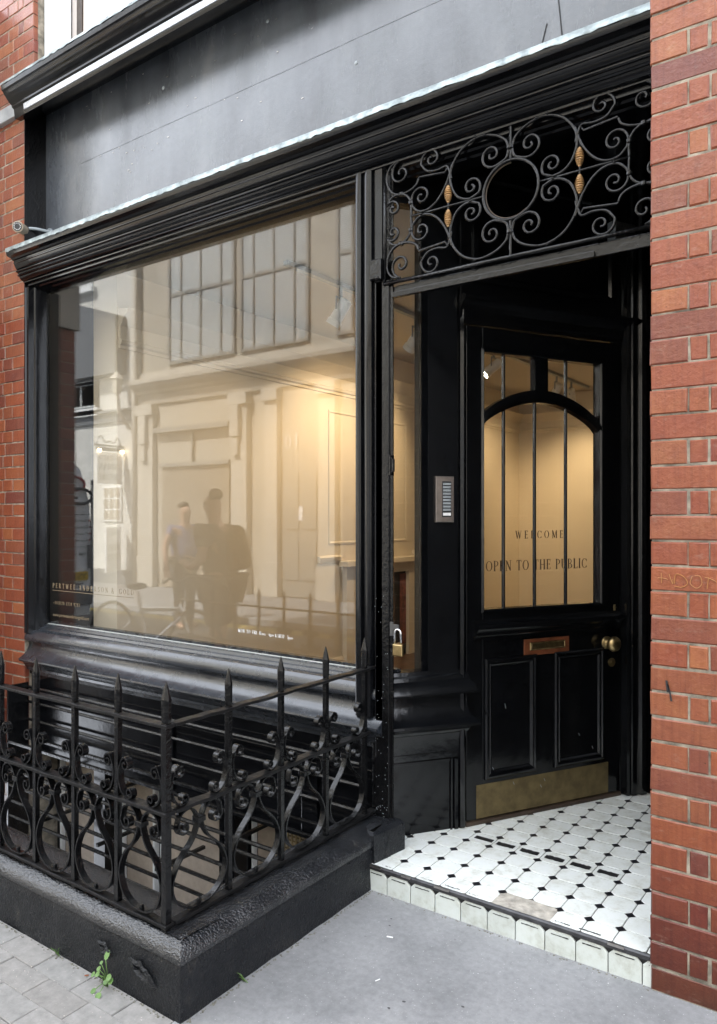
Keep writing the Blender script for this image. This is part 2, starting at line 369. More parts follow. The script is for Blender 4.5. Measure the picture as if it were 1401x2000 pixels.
# ------------------------------------------------------------------ lettering (seriffed capitals drawn as strokes)
TK, TN = .135, .05
G = {
 'I': (.34, [('l', .17, 0, .17, 1, TK), ('s', .17, 0, .13), ('s', .17, 1, .13)]),
 'L': (.66, [('l', .17, 0, .17, 1, TK), ('s', .17, 1, .13), ('h', .04, .60, 0), ('v', .58, 0, .2)]),
 'E': (.68, [('l', .17, 0, .17, 1, TK), ('h', .04, .60, 0), ('h', .04, .58, 1), ('h', .17, .48, .52), ('v', .58, 0, .2), ('v', .56, .8, 1), ('v', .48, .42, .62)]),
 'F': (.62, [('l', .17, 0, .17, 1, TK), ('s', .17, 0, .13), ('h', .04, .58, 1), ('h', .17, .48, .5), ('v', .56, .8, 1), ('v', .48, .4, .6)]),
 'T': (.72, [('l', .36, 0, .36, 1, TK), ('s', .36, 0, .13), ('h', .05, .67, 1), ('v', .06, .8, 1), ('v', .66, .8, 1)]),
 'H': (.86, [('l', .17, 0, .17, 1, TK), ('l', .69, 0, .69, 1, TK), ('h', .17, .69, .5)]+[('s', x, y, .13) for x in (.17, .69) for y in (0, 1)]),
 'N': (.86, [('l', .16, 0, .16, 1, TN), ('l', .70, 0, .70, 1, TN), ('l', .16, 1, .70, 0, TK), ('s', .16, 0, .12), ('s', .12, 1, .10), ('s', .70, 1, .12)]),
 'M': (1.02, [('l', .16, 0, .16, 1, TN), ('l', .86, 0, .86, 1, TK), ('l', .18, 1, .5, .05, TK), ('l', .5, .05, .84, 1, TN), ('s', .16, 0, .12), ('s', .86, 0, .13), ('s', .14, 1, .10), ('s', .88, 1, .10)]),
 'W': (1.12, [('l', .12, 1, .36, 0, TK), ('l', .36, 0, .56, .9, TN), ('l', .56, .9, .78, 0, TK), ('l', .78, 0, 1.0, 1, TN), ('s', .12, 1, .12), ('s', 1.0, 1, .10), ('s', .54, 1, .1)]),
 'A': (.84, [('l', .42, 1, .72, 0, TK), ('l', .42, 1, .12, 0, TN), ('h', .22, .6, .32), ('s', .12, 0, .11), ('s', .72, 0, .13)]),
 'O': (.90, [('a', .45, .5, .36, .49, 0, 360)]),
 'C': (.82, [('a', .46, .5, .36, .49, 42, 318), ('v', .75, .68, .95), ('v', .75, .05, .26)]),
 'G': (.90, [('a', .46, .5, .36, .49, 42, 330), ('v', .75, .68, .95), ('l', .76, .05, .76, .42, TK), ('s', .76, .42, .13)]),
 'D': (.88, [('l', .17, 0, .17, 1, TK), ('a', .30, .5, .46, .49, -90, 90), ('h', .04, .3, 0), ('h', .04, .3, 1)]),
 'P': (.70, [('l', .17, 0, .17, 1, TK), ('a', .30, .73, .30, .26, -90, 90), ('h', .17, .3, .47), ('h', .04, .3, 1), ('s', .17, 0, .13)]),
 'R': (.80, [('l', .17, 0, .17, 1, TK), ('a', .30, .74, .28, .25, -90, 90), ('h', .17, .3, .49), ('h', .04, .3, 1), ('s', .17, 0, .13), ('l', .36, .48, .72, 0, TK)]),
 'B': (.74, [('l', .17, 0, .17, 1, TK), ('a', .30, .75, .26, .24, -90, 90), ('a', .30, .26, .33, .25, -90, 90), ('h', .17, .3, .51), ('h', .04, .3, 1), ('h', .04, .3, 0)]),
 'U': (.84, [('l', .17, .3, .17, 1, TK), ('l', .66, .3, .66, 1, TN), ('a', .415, .33, .25, .32, 180, 360), ('s', .17, 1, .13), ('s', .66, 1, .12)]),
 'S': (.62, [('a', .31, .74, .19, .24, 30, 250), ('a', .31, .27, .21, .25, -150, 80), ('v', .52, .72, .92), ('v', .09, .06, .26)]),
 "'": (.2, [('l', .1, .75, .12, 1, .08)]),
 '.': (.28, [('l', .14, 0, .14, .12, .13)]),
 '+': (.5, [('h', .06, .44, .4), ('v', .25, .2, .6)]), '(': (.3, [('a', .3, .5, .2, .55, 110, 250)]), ')': (.3, [('a', 0, .5, .2, .55, -70, 70)]),
 '&': (.9, [('a', .36, .76, .17, .22, -60, 240), ('a', .34, .26, .27, .25, 100, 330), ('l', .26, .62, .78, 0, TK), ('l', .58, .15, .74, .5, TN)]),
 '0': (.6, [('a', .3, .5, .22, .49, 0, 360)]), '1': (.36, [('l', .18, 0, .18, 1, TK), ('s', .18, 0, .13), ('l', .04, .85, .18, 1, TN)]),
 '2': (.58, [('a', .28, .72, .2, .27, -50, 160), ('l', .42, .52, .08, .03, TN), ('h', .06, .52, .03)]),
 '3': (.55, [('a', .25, .75, .19, .24, -90, 150), ('a', .25, .27, .22, .26, -150, 90)]),
 '4': (.6, [('l', .4, 0, .4, 1, TK), ('l', .4, 1, .04, .3, TN), ('h', .04, .56, .3)]),
 '5': (.55, [('h', .12, .48, .98), ('v', .13, .55, 1), ('a', .24, .32, .24, .31, -150, 110)]),
 '6': (.58, [('a', .29, .3, .22, .29, 0, 360), ('a', .45, .4, .38, .58, 110, 190)]),
 '7': (.55, [('h', .06, .5, .97), ('l', .48, .97, .2, 0, TK)]),
 '8': (.58, [('a', .29, .75, .18, .23, 0, 360), ('a', .29, .27, .22, .26, 0, 360)]),
 '9': (.58, [('a', .29, .7, .22, .29, 0, 360), ('a', .13, .6, .38, .58, -70, 10)]),
 '-': (.4, [('h', .05, .35, .42)]), ':': (.25, [('l', .12, 0, .12, .1, .1), ('l', .12, .5, .12, .6, .1)]),
 ' ': (.42, []),
}
def text_width(t, sp): return sum(G[c][0]+sp for c in t)-sp
def serif(mb, t, fr, s0, s1, w, z, h, wide=None, bold=1.0, thick=.0006, small=()):
    """fit text t between s0 and s1, baseline z, cap height h"""
    widths = [G[c.upper()][0] for c in t]; nat = sum(widths)*h
    k = wide or 1.0; gap = ((s1-s0)-nat*k)/max(1, len(t)-1); x = s0; eps = 0
    def seg(ax, az, bx, bz, wd):
        nonlocal eps
        eps += .000012
        dx, dz = bx-ax, bz-az; L = hypot(dx, dz) or 1e-6; nx, nz = -dz/L*wd/2, dx/L*wd/2
        q = [(ax+nx, az+nz), (bx+nx, bz+nz), (bx-nx, bz-nz), (ax-nx, az-nz)]
        mb.prism([fr.p(a, w, b_) for a, b_ in q], [fr.p(a, w+thick+eps % .0004, b_) for a, b_ in q])
    for c, cw in zip(t, widths):
        hh = h*.62 if c.islower() else h
        def X(a): return x+a*h*k
        for e in G[c.upper()][1]:
            if e[0] == 'l': seg(X(e[1]), z+e[2]*hh, X(e[3]), z+e[4]*hh, e[5]*h*bold)
            elif e[0] == 's': y = z+(e[2]*hh if e[2] == 0 else e[2]*hh); seg(X(e[1]-e[3]), y, X(e[1]+e[3]), y, .045*h*bold)
            elif e[0] == 'h': seg(X(e[1]), z+e[3]*hh, X(e[2]), z+e[3]*hh, TN*h*bold)
            elif e[0] == 'v': seg(X(e[1]), z+e[2]*hh, X(e[1]), z+e[3]*hh, TN*h*bold)
            elif e[0] == 'a':
                _, cx, cz, rx, rz, a0, a1 = e; n = max(6, int(abs(a1-a0)/18))
                A = [radians(a0+(a1-a0)*i/n) for i in range(n+1)]
                o1, o2 = [], []
                for a in A:
                    th = (TN+(TK-TN)*abs(cos(a))**1.3)*bold/2
                    o1.append((X(cx+(rx+th)*cos(a)), z+(cz+(rz+th*.6)*sin(a))*hh)); o2.append((X(cx+(rx-th)*cos(a)), z+(cz+(rz-th*.6)*sin(a))*hh))
                eps += .000012; ww = w+thick+eps % .0004
                vs = [fr.p(a, ww, b_) for a, b_ in o1]+[fr.p(a, ww, b_) for a, b_ in o2]+[fr.p(a, w, b_) for a, b_ in o1]+[fr.p(a, w, b_) for a, b_ in o2]
                m_ = n+1; fs = []
                for i in range(n): fs += [(i, i+1, m_+i+1, m_+i), (2*m_+i, 2*m_+i+1, i+1, i), (m_+i, m_+i+1, 3*m_+i+1, 3*m_+i)]
                mb.add(vs, fs)
        x += cw*h*k+gap
    return mb
def sans(mb, t, fr, s0, s1, w, z, h, thick=.0008, shear=0):
    cu = bpy.data.curves.new('lettering', 'FONT'); cu.body = t; cu.size = 1; cu.extrude = 0; cu.shear = shear
    ob = bpy.data.objects.new('lettering', cu); COL.objects.link(ob)
    bpy.context.view_layer.update()
    dg = bpy.context.evaluated_depsgraph_get(); me = bpy.data.meshes.new_from_object(ob.evaluated_get(dg))
    xs = [v.co.x for v in me.vertices]; x0, x1 = min(xs), max(xs); kx = (s1-s0)/(x1-x0)
    vs = [fr.p(s0+(v.co.x-x0)*kx, w+thick, z+v.co.y*h/.73) for v in me.vertices]
    mb.add(vs, [tuple(p.vertices) for p in me.polygons])
    COL.objects.unlink(ob); bpy.data.objects.remove(ob); bpy.data.curves.remove(cu); bpy.data.meshes.remove(me)
    return mb

# ------------------------------------------------------------------ brickwork
def bricks(mb, fr, s0, s1, z0, n, bond, w=.0, right_edge=False, ch=.003):
    """English bond from a vertical edge; bond(course) -> list of brick lengths from the edge"""
    C = .075; J = .0046
    for i in range(n):
        z = z0+i*C; x = s0 if not right_edge else s1
        for L in bond(i):
            a, b_ = (x, x+L-J) if not right_edge else (x-L+J, x)
            a, b_ = max(a, s0), min(b_, s1)
            if b_-a > .012:
                j = lambda q: R.uniform(-q, q)
                mb.fbox(fr, a+j(.0016), b_+j(.0016), w-.03, w+j(.0014), z+j(.0012)+.0005, z+C-J+j(.0012), ch+R.random()*.002)
                for q in range(-8, 0):
                    v_ = mb.v[q]; k_ = .0011; mb.v[q] = (v_[0]+fr.d[0]*j(k_)-fr.n[0]*abs(j(k_)), v_[1]+fr.d[1]*j(k_)-fr.n[1]*abs(j(k_)), v_[2]+j(k_))
            x = x+L if not right_edge else x-L
            if (not right_edge and x > s1) or (right_edge and x < s0): break
def english(i, q=.057):
    return [.2215]*30 if i % 2 == 0 else [.109, q]+[.109]*60

# ================================================================== SHOP BUILDING
B = thing('shop_building', (-2.4, .2, 0), 'red brick building with a glossy black shopfront, display window and recessed arched-glass door', 'building')
XL, XR = -4.30, -.61
# --- brick walls (left party pier and right pier)
m_ = MB(); bricks(m_, FX, -6.2, XL, -1.2, 69, lambda i: [.2215]*20 if i % 2 == 0 else [.137]+[.109]*30, 0, True)
lw = m_.build('brick_wall', 'brick_red', B, label='orange-red brickwork at the far end of the shopfront')
MB().box(-9, XL-.001, .004, 1.2, -1.6, 3.972).build('mortar_bed', 'mortar', lw)
m_ = MB(); bricks(m_, FX, -6.2, -4.205, 3.975, 84, lambda i: [.2215]*20 if i % 2 == 0 else [.109, .057]+[.109]*30, 0, True)
m_.build('upper_brickwork', 'brick_red', lw)
MB().box(-9, -4.21, .004, 1.2, 3.973, 10.2).build('upper_mortar_bed', 'mortar', lw)
PY0 = -.18
m_ = MB(); bricks(m_, FX, XR, 1.3, 0, 70, lambda i: english(i), .18)
pr = m_.build('brick_pier', 'brick_red', B, label='close orange-red glazed brick pier beside the doorway')
fs = Fr((XR, 1.0), (0, -1))
m_ = MB(); bricks(m_, fs, .0, 1.173, 0, 70, lambda i: [.109, .057]+[.109]*12 if i % 2 == 0 else [.2215]*8, 0, True); m_.build('painted_side', 'black_door', pr)
MB().box(XR+.004, 6, -.176, 1.3, -.2, 10.2).build('mortar_bed', 'mortar', pr)
# stains, paint marks on the pier
m_ = MB()
for (x, z, w_, h_) in ((-.566, .935, .006, .035), (-.556, .905, .004, .03), (-.561, .925, .003, .02)):
    m_.prism([(x, -.1835, z), (x+w_, -.1835, z), (x+w_+.006, -.1835, z-h_), (x+.004, -.1835, z-h_)], [(x, -.1845, z), (x+w_, -.1845, z), (x+w_+.006, -.1845, z-h_), (x+.004, -.1845, z-h_)])
m_.build('paint_mark', 'ink_black', pr)
m_ = MB()   # scratched tag on the brick
def scr(pts): m_.tube([(x, -.1825, z) for x, z in cr(pts, 6)], .0012, 5)
scr([(-.588, 1.237), (-.572, 1.237), (-.560, 1.234)]); scr([(-.578, 1.252), (-.577, 1.222)]); scr([(-.556, 1.250), (-.546, 1.222), (-.545, 1.236)])
scr([(-.541, 1.222), (-.537, 1.250), (-.515, 1.244), (-.505, 1.225), (-.520, 1.213), (-.541, 1.215)]); scr([(-.492, 1.246), (-.497, 1.225), (-.480, 1.212), (-.466, 1.225), (-.470, 1.246), (-.485, 1.248)])
scr([(-.458, 1.245), (-.440, 1.240), (-.425, 1.232)]); scr([(-.452, 1.212), (-.448, 1.246)])
m_.build('scratched_tag', 'graffiti_gold', pr)
# storeys above the shop
MB().box(-4.21, 6, .35, 1.3, 4.02, 10.2).build('upper_wall', 'brick_red', B)
wn = MB().box(-4.205, -4.06, .10, .16, 3.95, 6).box(-4.205, -4.13, .07, .10, 3.95, 6).box(-4.075, -4.055, .085, .10, 3.95, 6).box(-3.66, -3.40, .10, .16, 3.95, 6).box(-3.66, -3.625, .08, .10, 3.95, 6).box(-3.05, -2.8, .1, .16, 3.95, 6).box(-2.2, -1.9, .1, .16, 3.95, 6).box(-1.3, -1.0, .1, .16, 3.95, 6).build('upper_window', 'white_gloss', B, bevel=.004, label='white framed first floor window above the cornice')
MB().box(-4.06, -3.66, .165, .20, 3.95, 6).each('blind', 'pink_blind', wn)
MB().box(-4.0, -3.95, .155, .165, 3.95, 6).build('sash', 'frame_brown', wn)
MB().box(-3.40, -.6, .17, .2, 3.95, 6).build('pane', 'white_gloss', wn)
MB().box(-4.165, -4.10, .065, .075, 3.95, 4.19).build('bracket_board', 'frame_brown', wn)
MB().box(-6.2, -4.31, -.03, .02, 3.845, 3.93).build('stone_band', 'stone_grey', B, bevel=.004)
# fascia
fa = MB().box(XL, XR, .14, .24, 2.98, 3.95).build('fascia_board', 'black_fascia_sheen', B)
MB().box(XL-.002, XL+.004, .0, .15, 2.75, 3.97).build('painted_return', 'black_iron', B)
m_ = MB()
for _ in range(34):    # lifted paint flakes and old fixings on the fascia
    x, z = R.uniform(-3.9, -2.2), R.uniform(3.3, 3.85)
    a = .004+R.random()*.010; m_.box(x, x+a, .1375, .14, z, z+.0015+R.random()*.002)
m_.build('paint_flake', 'steel', fa)
mb = MB(); q_ = [(-3.95+i*.055, .1385, 3.505+R.uniform(-.0012, .0012)) for i in range(61)]; mb.tube(q_, [.0004+.0006*R.random() for _ in q_], 4); mb.build('panel_seam', 'grey_metal', fa)
m_ = MB()
for x, z in ((-2.45, 3.78), (-1.93, 3.40), (-3.2, 3.71)): m_.lathe((x, .14, z), (0, -1, 0), [(.009, 0), (.009, .002), (.004, .005)], 12)
m_.each('screw_head', 'grey_metal', fa, smooth=True)
# lower cornice: mitre-free run, profile measured at its far end
prof = [(-.14, 2.999), (.114, 2.996), (.116, 2.974), (.110, 2.962), (.086, 2.955), (.080, 2.947), (.070, 2.944), (.067, 2.936), (.071, 2.932), (.071, 2.927), (.066, 2.925), (.062, 2.915), (.056, 2.904), (.049, 2.897), (.046, 2.896), (.050, 2.893), (.055, 2.889), (.055, 2.884), (.050, 2.880), (.044, 2.879), (.040, 2.872), (.044, 2.869), (.046, 2.864), (.042, 2.860), (.034, 2.860), (.030, 2.850), (.022, 2.843), (.012, 2.838), (.006, 2.836), (.006, 2.829), (-.004, 2.826), (-.012, 2.824), (-.012, 2.812), (-.03, 2.808), (-.035, 2.800), (-.06, 2.797), (-.066, 2.790), (-.09, 2.786), (-.14, 2.786)]
co = MB().sweep([(XL, 0), (XR, 0)], prof, True).build('cornice', 'black_gloss', B, smooth=True, label='deep moulded black cornice over the window and doorway')
# drip edges
def wavy(mb, x0, x1, z, y, h, n):
    a = []; 
    for i in range(n+1):
        x = x0+(x1-x0)*i/n; a.append((x, y+R.uniform(-.0022, .0022), z-h+R.uniform(-.004, .002)))
    top = [(p[0], y, z) for p in a]; back = [(p[0], .139, z+.004) for p in a]; vs = a+top+back; k = n+1; fs = []
    for i in range(n): fs += [(i, i+1, k+i+1, k+i), (k+i, k+i+1, 2*k+i+1, 2*k+i)]
    mb.add(vs, fs); mb.add([(p[0], p[1]+.0012, p[2]) for p in a]+[(p[0], y+.0012, z-.0014) for p in top], [(i, i+1, k+i+1, k+i) for i in range(n)]); return mb
wavy(wavy(MB(), XL-.004, -3.14, 3.006, -.1185, .022, 46), -3.138, XR, 3.006, -.1185, .022, 100).build('lead_flashing', 'lead_flashing', co, smooth='all')
MB().tube(cr([(-1.06, .138, 3.24), (-1.10, .137, 3.12), (-1.18, .136, 3.03), (-1.26, .135, 3.005)]), .0018).tube(cr([(-1.02, .138, 3.35), (-1.0, .137, 3.12), (-1.01, .136, 3.005)]), .002).build('cable', 'rubber_black', fa, smooth=True)
# upper cornice
prof = [(-.14, 4.03), (.10, 4.0), (.140, 3.962), (.147, 3.955), (.143, 3.930), (.132, 3.922), (.128, 3.912), (.120, 3.905), (.110, 3.893), (.094, 3.876), (.080, 3.868), (.079, 3.858), (.0705, 3.853), (.066, 3.850), (.061, 3.802), (.057, 3.797),
        (.02, 3.800), (.012, 3.812), (.004, 3.815), (-.02, 3.845), (-.05, 3.852), (-.06, 3.866), (-.10, 3.874), (-.12, 3.893), (-.14, 3.90)]
uc = MB().sweep([(XL-.002, 0), (XR, 0)], prof, True).build('upper_cornice', 'black_gloss', B, smooth=True)
MB().sweep([(-4.19, 0), (XR, 0)], [(.060, 3.848), (.0725, 3.847), (.0675, 3.817), (.055, 3.817)], True).build('bright_strip', 'strip_metal', uc)
wavy(MB(), XL-.004, XR, 3.968, -.150, .012, 150).build('lead_flashing', 'lead_flashing', uc, smooth='all')

# --- display window
W = MB()
W.vext(FX, [(XL, -.12), (XL, .0), (XL+.008, .006), (XL+.018, .006), (XL+.022, -.004), (XL+.030, -.006), (XL+.036, .002), (XL+.046, .002), (XL+.052, -.03), (XL+.060, -.036), (XL+.066, -.055), (XL+.072, -.09), (XL+.078, -.12)], .72, 2.80)
W.vext(FX, [(-1.906, -.12), (-1.900, -.097), (-1.889, -.088), (-1.886, -.080), (-1.874, -.062), (-1.866, -.058), (-1.864, -.050), (-1.852, -.036), (-1.845, -.034), (-1.842, -.022), (-1.832, -.006), (-1.829, .004), (-1.818, .009), (-1.800, .007), (-1.796, -.008), (-1.786, -.008), (-1.782, .004), (-1.766, .009), (-1.750, .004), (-1.746, -.010), (-1.738, -.010), (-1.734, .0), (-1.70, .0), (-1.70, -.06), (-1.74, -.12)], .60, 2.835)
wf = W.each('window_stile', 'black_gloss', B, smooth=True)[0]
m_ = MB().box(XL+.074, -1.912, .098, .106, .755, 2.792); gl = m_.build('window_pane', 'pane_glass', B, label='large display pane reflecting the street')
sillp = [(-.14, .785), (-.108, .785), (-.108, .768), (-.085, .764), (-.08, .752), (-.062, .750), (-.056, .738), (-.022, .731), (-.014, .722), (-.002, .700), (.0, .688), (-.002, .676), (-.010, .671), (-.024, .668), (-.030, .655), (-.028, .636), (-.018, .612), (.004, .590), (.026, .576), (.036, .570), (.038, .562), (.032, .553), (.010, .545), (.002, .534), (-.004, .520), (-.012, .512), (-.014, .498), (-.034, .49), (-.034, .47), (-.14, .465)]
si = MB().sweep([(XL, 0), (-1.70, 0)], sillp, True).build('window_sill', 'black_sill', B, smooth=True, label='sloping weathered black sill with a deep cove below the pane')
MB().box(-4.225, -1.91, .107, .16, .75, .772).build('glazing_strip', 'white_gloss', wf)
# lettering on the pane
m_ = MB(); serif(m_, 'PERTWEE.ANDERSON', FX, -4.158, -3.62, -.0975, .992, .028, .95, 1.0)
serif(m_, 'GOLD', FX, -3.52, -3.394, -.0975, .992, .028, .95, 1.0); serif(m_, '&', FX, -3.588, -3.56, -.0975, .99, .032, .8, 1)
m_.box(-4.158, -3.394, .0968, .0975, .9755, .978)
serif(m_, '+44(0)20 7734 9283', FX, -4.152, -3.884, -.0975, .893, .020, .95, .8)
sans(m_, 'www.pertweeandersongold.com', FX, -4.152, -3.795, -.0975, .822, .020, shear=.3)
m_.build('gold_lettering', 'ink_gold', gl)
m_ = MB(); serif(m_, 'MON TO FRI 11', FX, -2.604, -2.452, -.0975, .862, .0155, .85, 1.2)
sans(m_, 'am', FX, -2.447, -2.425, -.0975, .861, .0135); serif(m_, '- 6', FX, -2.417, -2.397, -.0975, .860, .0145, .62, 1.5); sans(m_, 'pm', FX, -2.395, -2.372, -.0975, .860, .0135)
serif(m_, '& SAT 12 - 5', FX, -2.364, -2.283, -.0975, .859, .0155, .60, 1.2); sans(m_, 'pm', FX, -2.281, -2.256, -.0975, .858, .0135)
m_.build('white_lettering', 'ink_white', gl)
# stall riser below the sill
m_ = MB().box(XL, -1.72, .045, .16, .02, .49); m_.box(XL, -1.72, .036, .044, .35, .37); m_.box(-3.1, -3.0, .03, .043, .03, .348); m_.box(-2.15, -2.06, .03, .043, .03, .348)
m_.build('stall_riser', 'black_gloss', B, bevel=.003)
# basement storey seen through the area
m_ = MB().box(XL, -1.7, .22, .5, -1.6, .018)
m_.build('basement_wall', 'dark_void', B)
bw = MB()
for x0, x1 in ((-4.22, -3.73), (-3.62, -3.33), (-3.28, -2.72), (-2.60, -2.15)):
    bw.ring(FX, x0, x1, -1.1, -.02, [(0, -.22), (0, -.185), (.010, -.182), (.013, -.19), (.013, -.215)])
bw = bw.build('basement_window', 'white_paint', B, bevel=.002)
MB().box(-4.2, -3.75, .212, .218, -1.08, -.04).box(-3.6, -3.35, .212, .218, -1.08, -.04).box(-3.26, -2.74, .212, .218, -1.08, -.04).box(-2.58, -2.17, .212, .218, -1.08, -.04).each('blind', 'beige_blind', bw)
MB().box(-3.725, -3.625, .08, .21, -1.6, .0).box(-2.715, -2.61, .08, .21, -1.6, 0).box(-2.145, -1.80, .12, .21, -1.6, 0).each('basement_post', 'black_gloss', B)
m_ = MB()
for k in range(7): m_.box(-2.33+k*.024, -2.322+k*.024, .06, .064, -.09, .0)
for k in range(5): m_.box(-2.335, -2.165, .0645, .068, -.088+k*.02, -.082+k*.02)
m_.build('vent_grille', 'brass_plate', B)
# --- post beside the porch
P = MB().vext(FX, [(-1.731, .0), (-1.670, .0), (-1.668, -.002), (-1.668, -.008), (-1.653, -.008), (-1.655, -.016), (-1.670, -.042), (-1.7, -.088), (-1.731, -.09)], -.2, 2.37).vext(FX, [(-1.699, -.02), (-1.660, -.02), (-1.665, -.03), (-1.7, -.088), (-1.73, -.09)], 2.371, 2.83).box(-1.76, -1.737, .02, .12, -.2, .59)
po = P.build('door_post', 'black_iron', B, bevel=.003)
MB().fbox(FX, -1.742, -1.690, -.01, .028, 2.372, 2.455, .004).fbox(FX, -1.735, -1.700, .0285, .034, 2.374, 2.384, .002).each('bracket', 'black_iron', po)
m_ = MB().box(-1.660, -1.652, -.012, .015, 1.585, 1.665); m_.box(-1.6515, -1.640, -.008, .002, 1.60, 1.65)
for z in (1.597, 1.652): m_.lathe((-1.651, -.004, z), (1, 0, 0), [(.005, 0), (.004, .004)], 8)
m_.build('staple', 'black_iron', po)
m_ = MB().box(-1.655, -1.640, -.012, -.004, .945, 1.0).box(-1.6395, -1.612, -.013, -.009, .97, .992); m_.build('hasp', 'dull_metal', po, bevel=.001)
m_ = MB()
for _ in range(60):
    x, z = R.uniform(-1.735, -1.67), .2+R.random()**2*.9; m_.lathe((x, .0, z), (0, -1, 0), [(.0016, 0), (.0008, .0012)], 5)
m_.build('paint_spatter', 'grey_metal', po)

# --- porch: splayed side window over a pedestal, door, jamb
A0 = (-1.70, .09); FA = Fr(A0, (.585, .811))
D0 = (-1.513, .356); FD = Fr(D0, (.425, .761))
sw = MB().vext(FA, [(-.03, -.10), (-.03, -.03), (-.004, -.03), (.0, -.05), (.0, -.10)], .76, 2.74)
sw.vext(FA, [(.133, -.10), (.134, -.03), (.142, -.02), (.150, .004), (.285, .004), (.292, -.006), (.300, -.006), (.305, .004), (.315, .004), (.318, -.03), (.318, -.10)], .70, 2.95)
sw.box(.0, .14, -.06, .0, 2.72, 2.94, FA)
sf = sw.build('side_window_frame', 'black_gloss', B, smooth=True)
sp_ = MB().box(-.01, .136, -.052, -.046, .76, 2.725, FA).build('side_window_pane', 'pane_glass', B, label='narrow tall pane in the splayed porch side')
MB().box(-.01, .133, -.045, -.035, .76, .768, FA).build('glazing_strip', 'white_gloss', sf)
aend = FA.p(.318, 0, 0)[:2]; a_in = FA.p(.318, -.3, 0)[:2]; ast = FA.p(-.03, 0, 0)[:2]
pp = [(-.05, .775), (.004, .772), (.006, .757), (.016, .750), (.018, .735), (.030, .722), (.040, .705), (.046, .690), (.046, .682), (.040, .676), (.018, .672), (.010, .668), (.008, .64), (.012, .61), (.022, .585), (.040, .566), (.052, .556), (.053, .546), (.044, .536), (.026, .530), (.018, .520), (.014, .512), (.008, .506), (.004, .47), (.004, .43), (-.002, .425), (-.002, .40), (-.05, .398)]
pd = MB().sweep([ast, aend, a_in], pp, True).build('pedestal_cap', 'black_thick', B, smooth=True, label='moulded black pedestal below the porch side window')
m_ = MB().box(-.03, .318, -.30, -.004, .08, .399, FA); m_.box(.255, .264, -.0035, .006, .08, .396, FA); m_.box(.272, .290, -.0035, .008, .08, .396, FA); m_.box(.297, .317, -.0035, .004, .08, .396, FA); m_.box(-.03, .254, -.0035, .002, .383, .397, FA)
m_.build('pedestal_base', 'black_gloss', B, bevel=.003)
# door surround
ds = MB()
ds.vext(FD, [(-.03, -.06), (-.03, .012), (-.018, .020), (-.008, .016), (-.004, .004), (.0, .002), (.004, -.02), (.006, -.06)], .10, 2.30)
ds.vext(FD, [(.872, -.06), (.872, .0), (.880, .002), (.884, .035), (.895, .042), (.902, .036), (.908, .05), (.930, .052), (.936, .04), (.946, .045), (.955, .06), (.985, .06), (.99, .045), (1.0, .045), (1.005, .06), (1.02, .06), (1.02, -.06)], .10, 2.95)
dsf = ds.build('door_surround', 'black_door', B, smooth=True)
pA = FD.p(-.035, 0, 0)[:2]; pB = FD.p(.95, 0, 0)[:2]
MB().sweep([pA, pB], [(-.05, 2.245), (.006, 2.245), (.010, 2.262), (.016, 2.268), (.018, 2.30), (.030, 2.312), (.045, 2.33), (.060, 2.338), (.064, 2.352), (.052, 2.36), (-.05, 2.365)], True).build('transom_moulding', 'black_door', dsf, smooth=True)
m_ = MB().box(-.035, .98, -.06, .0, 2.366, 2.96, FD); m_.ring(FD, .04, .83, 2.43, 2.9, [(0, 0.001), (0, .012), (.02, .014), (.03, .003), (.036, .001)]); m_.build('overdoor_panel', 'black_door', dsf)
# jamb wall from door to pier
FJ = Fr(FD.p(1.02, .03, 0)[:2], (FD.n[0], FD.n[1]))
m_ = MB().box(.0, .70, -.08, .0, .1, 2.95, FJ)
for s in (.05, .16, .19): m_.box(s, s+.02, .001, .016, .1, 2.3, FJ)
m_.build('porch_side_wall', 'black_door', B, bevel=.002)
MB().sweep([FJ.p(.04, 0, 0)[:2], FJ.p(.6, 0, 0)[:2]], [(-.01, 2.24), (.02, 2.24), (.02, 2.26), (.035, 2.28), (.05, 2.30), (.05, 2.33), (.0, 2.34)], True).build('porch_side_cornice', 'black_door', B, smooth=True)
MB().lathe(FJ.p(.10, .0, 1.225), (FJ.n[0], FJ.n[1], 0), [(.012, 0), (.012, .012), (.006, .018)], 14).build('bell_push', 'steel', B, smooth=True)
# porch ceiling: underside between lintel and door
MB().prism([(-1.72, .02, 2.94), (XR, .02, 2.94), (XR, 1.2, 2.94), (-1.05, 1.3, 2.94), (-1.55, .36, 2.94)], [(-1.72, .02, 2.98), (XR, .02, 2.98), (XR, 1.2, 2.98), (-1.05, 1.3, 2.98), (-1.55, .36, 2.98)]).build('porch_ceiling', 'black_door', B)

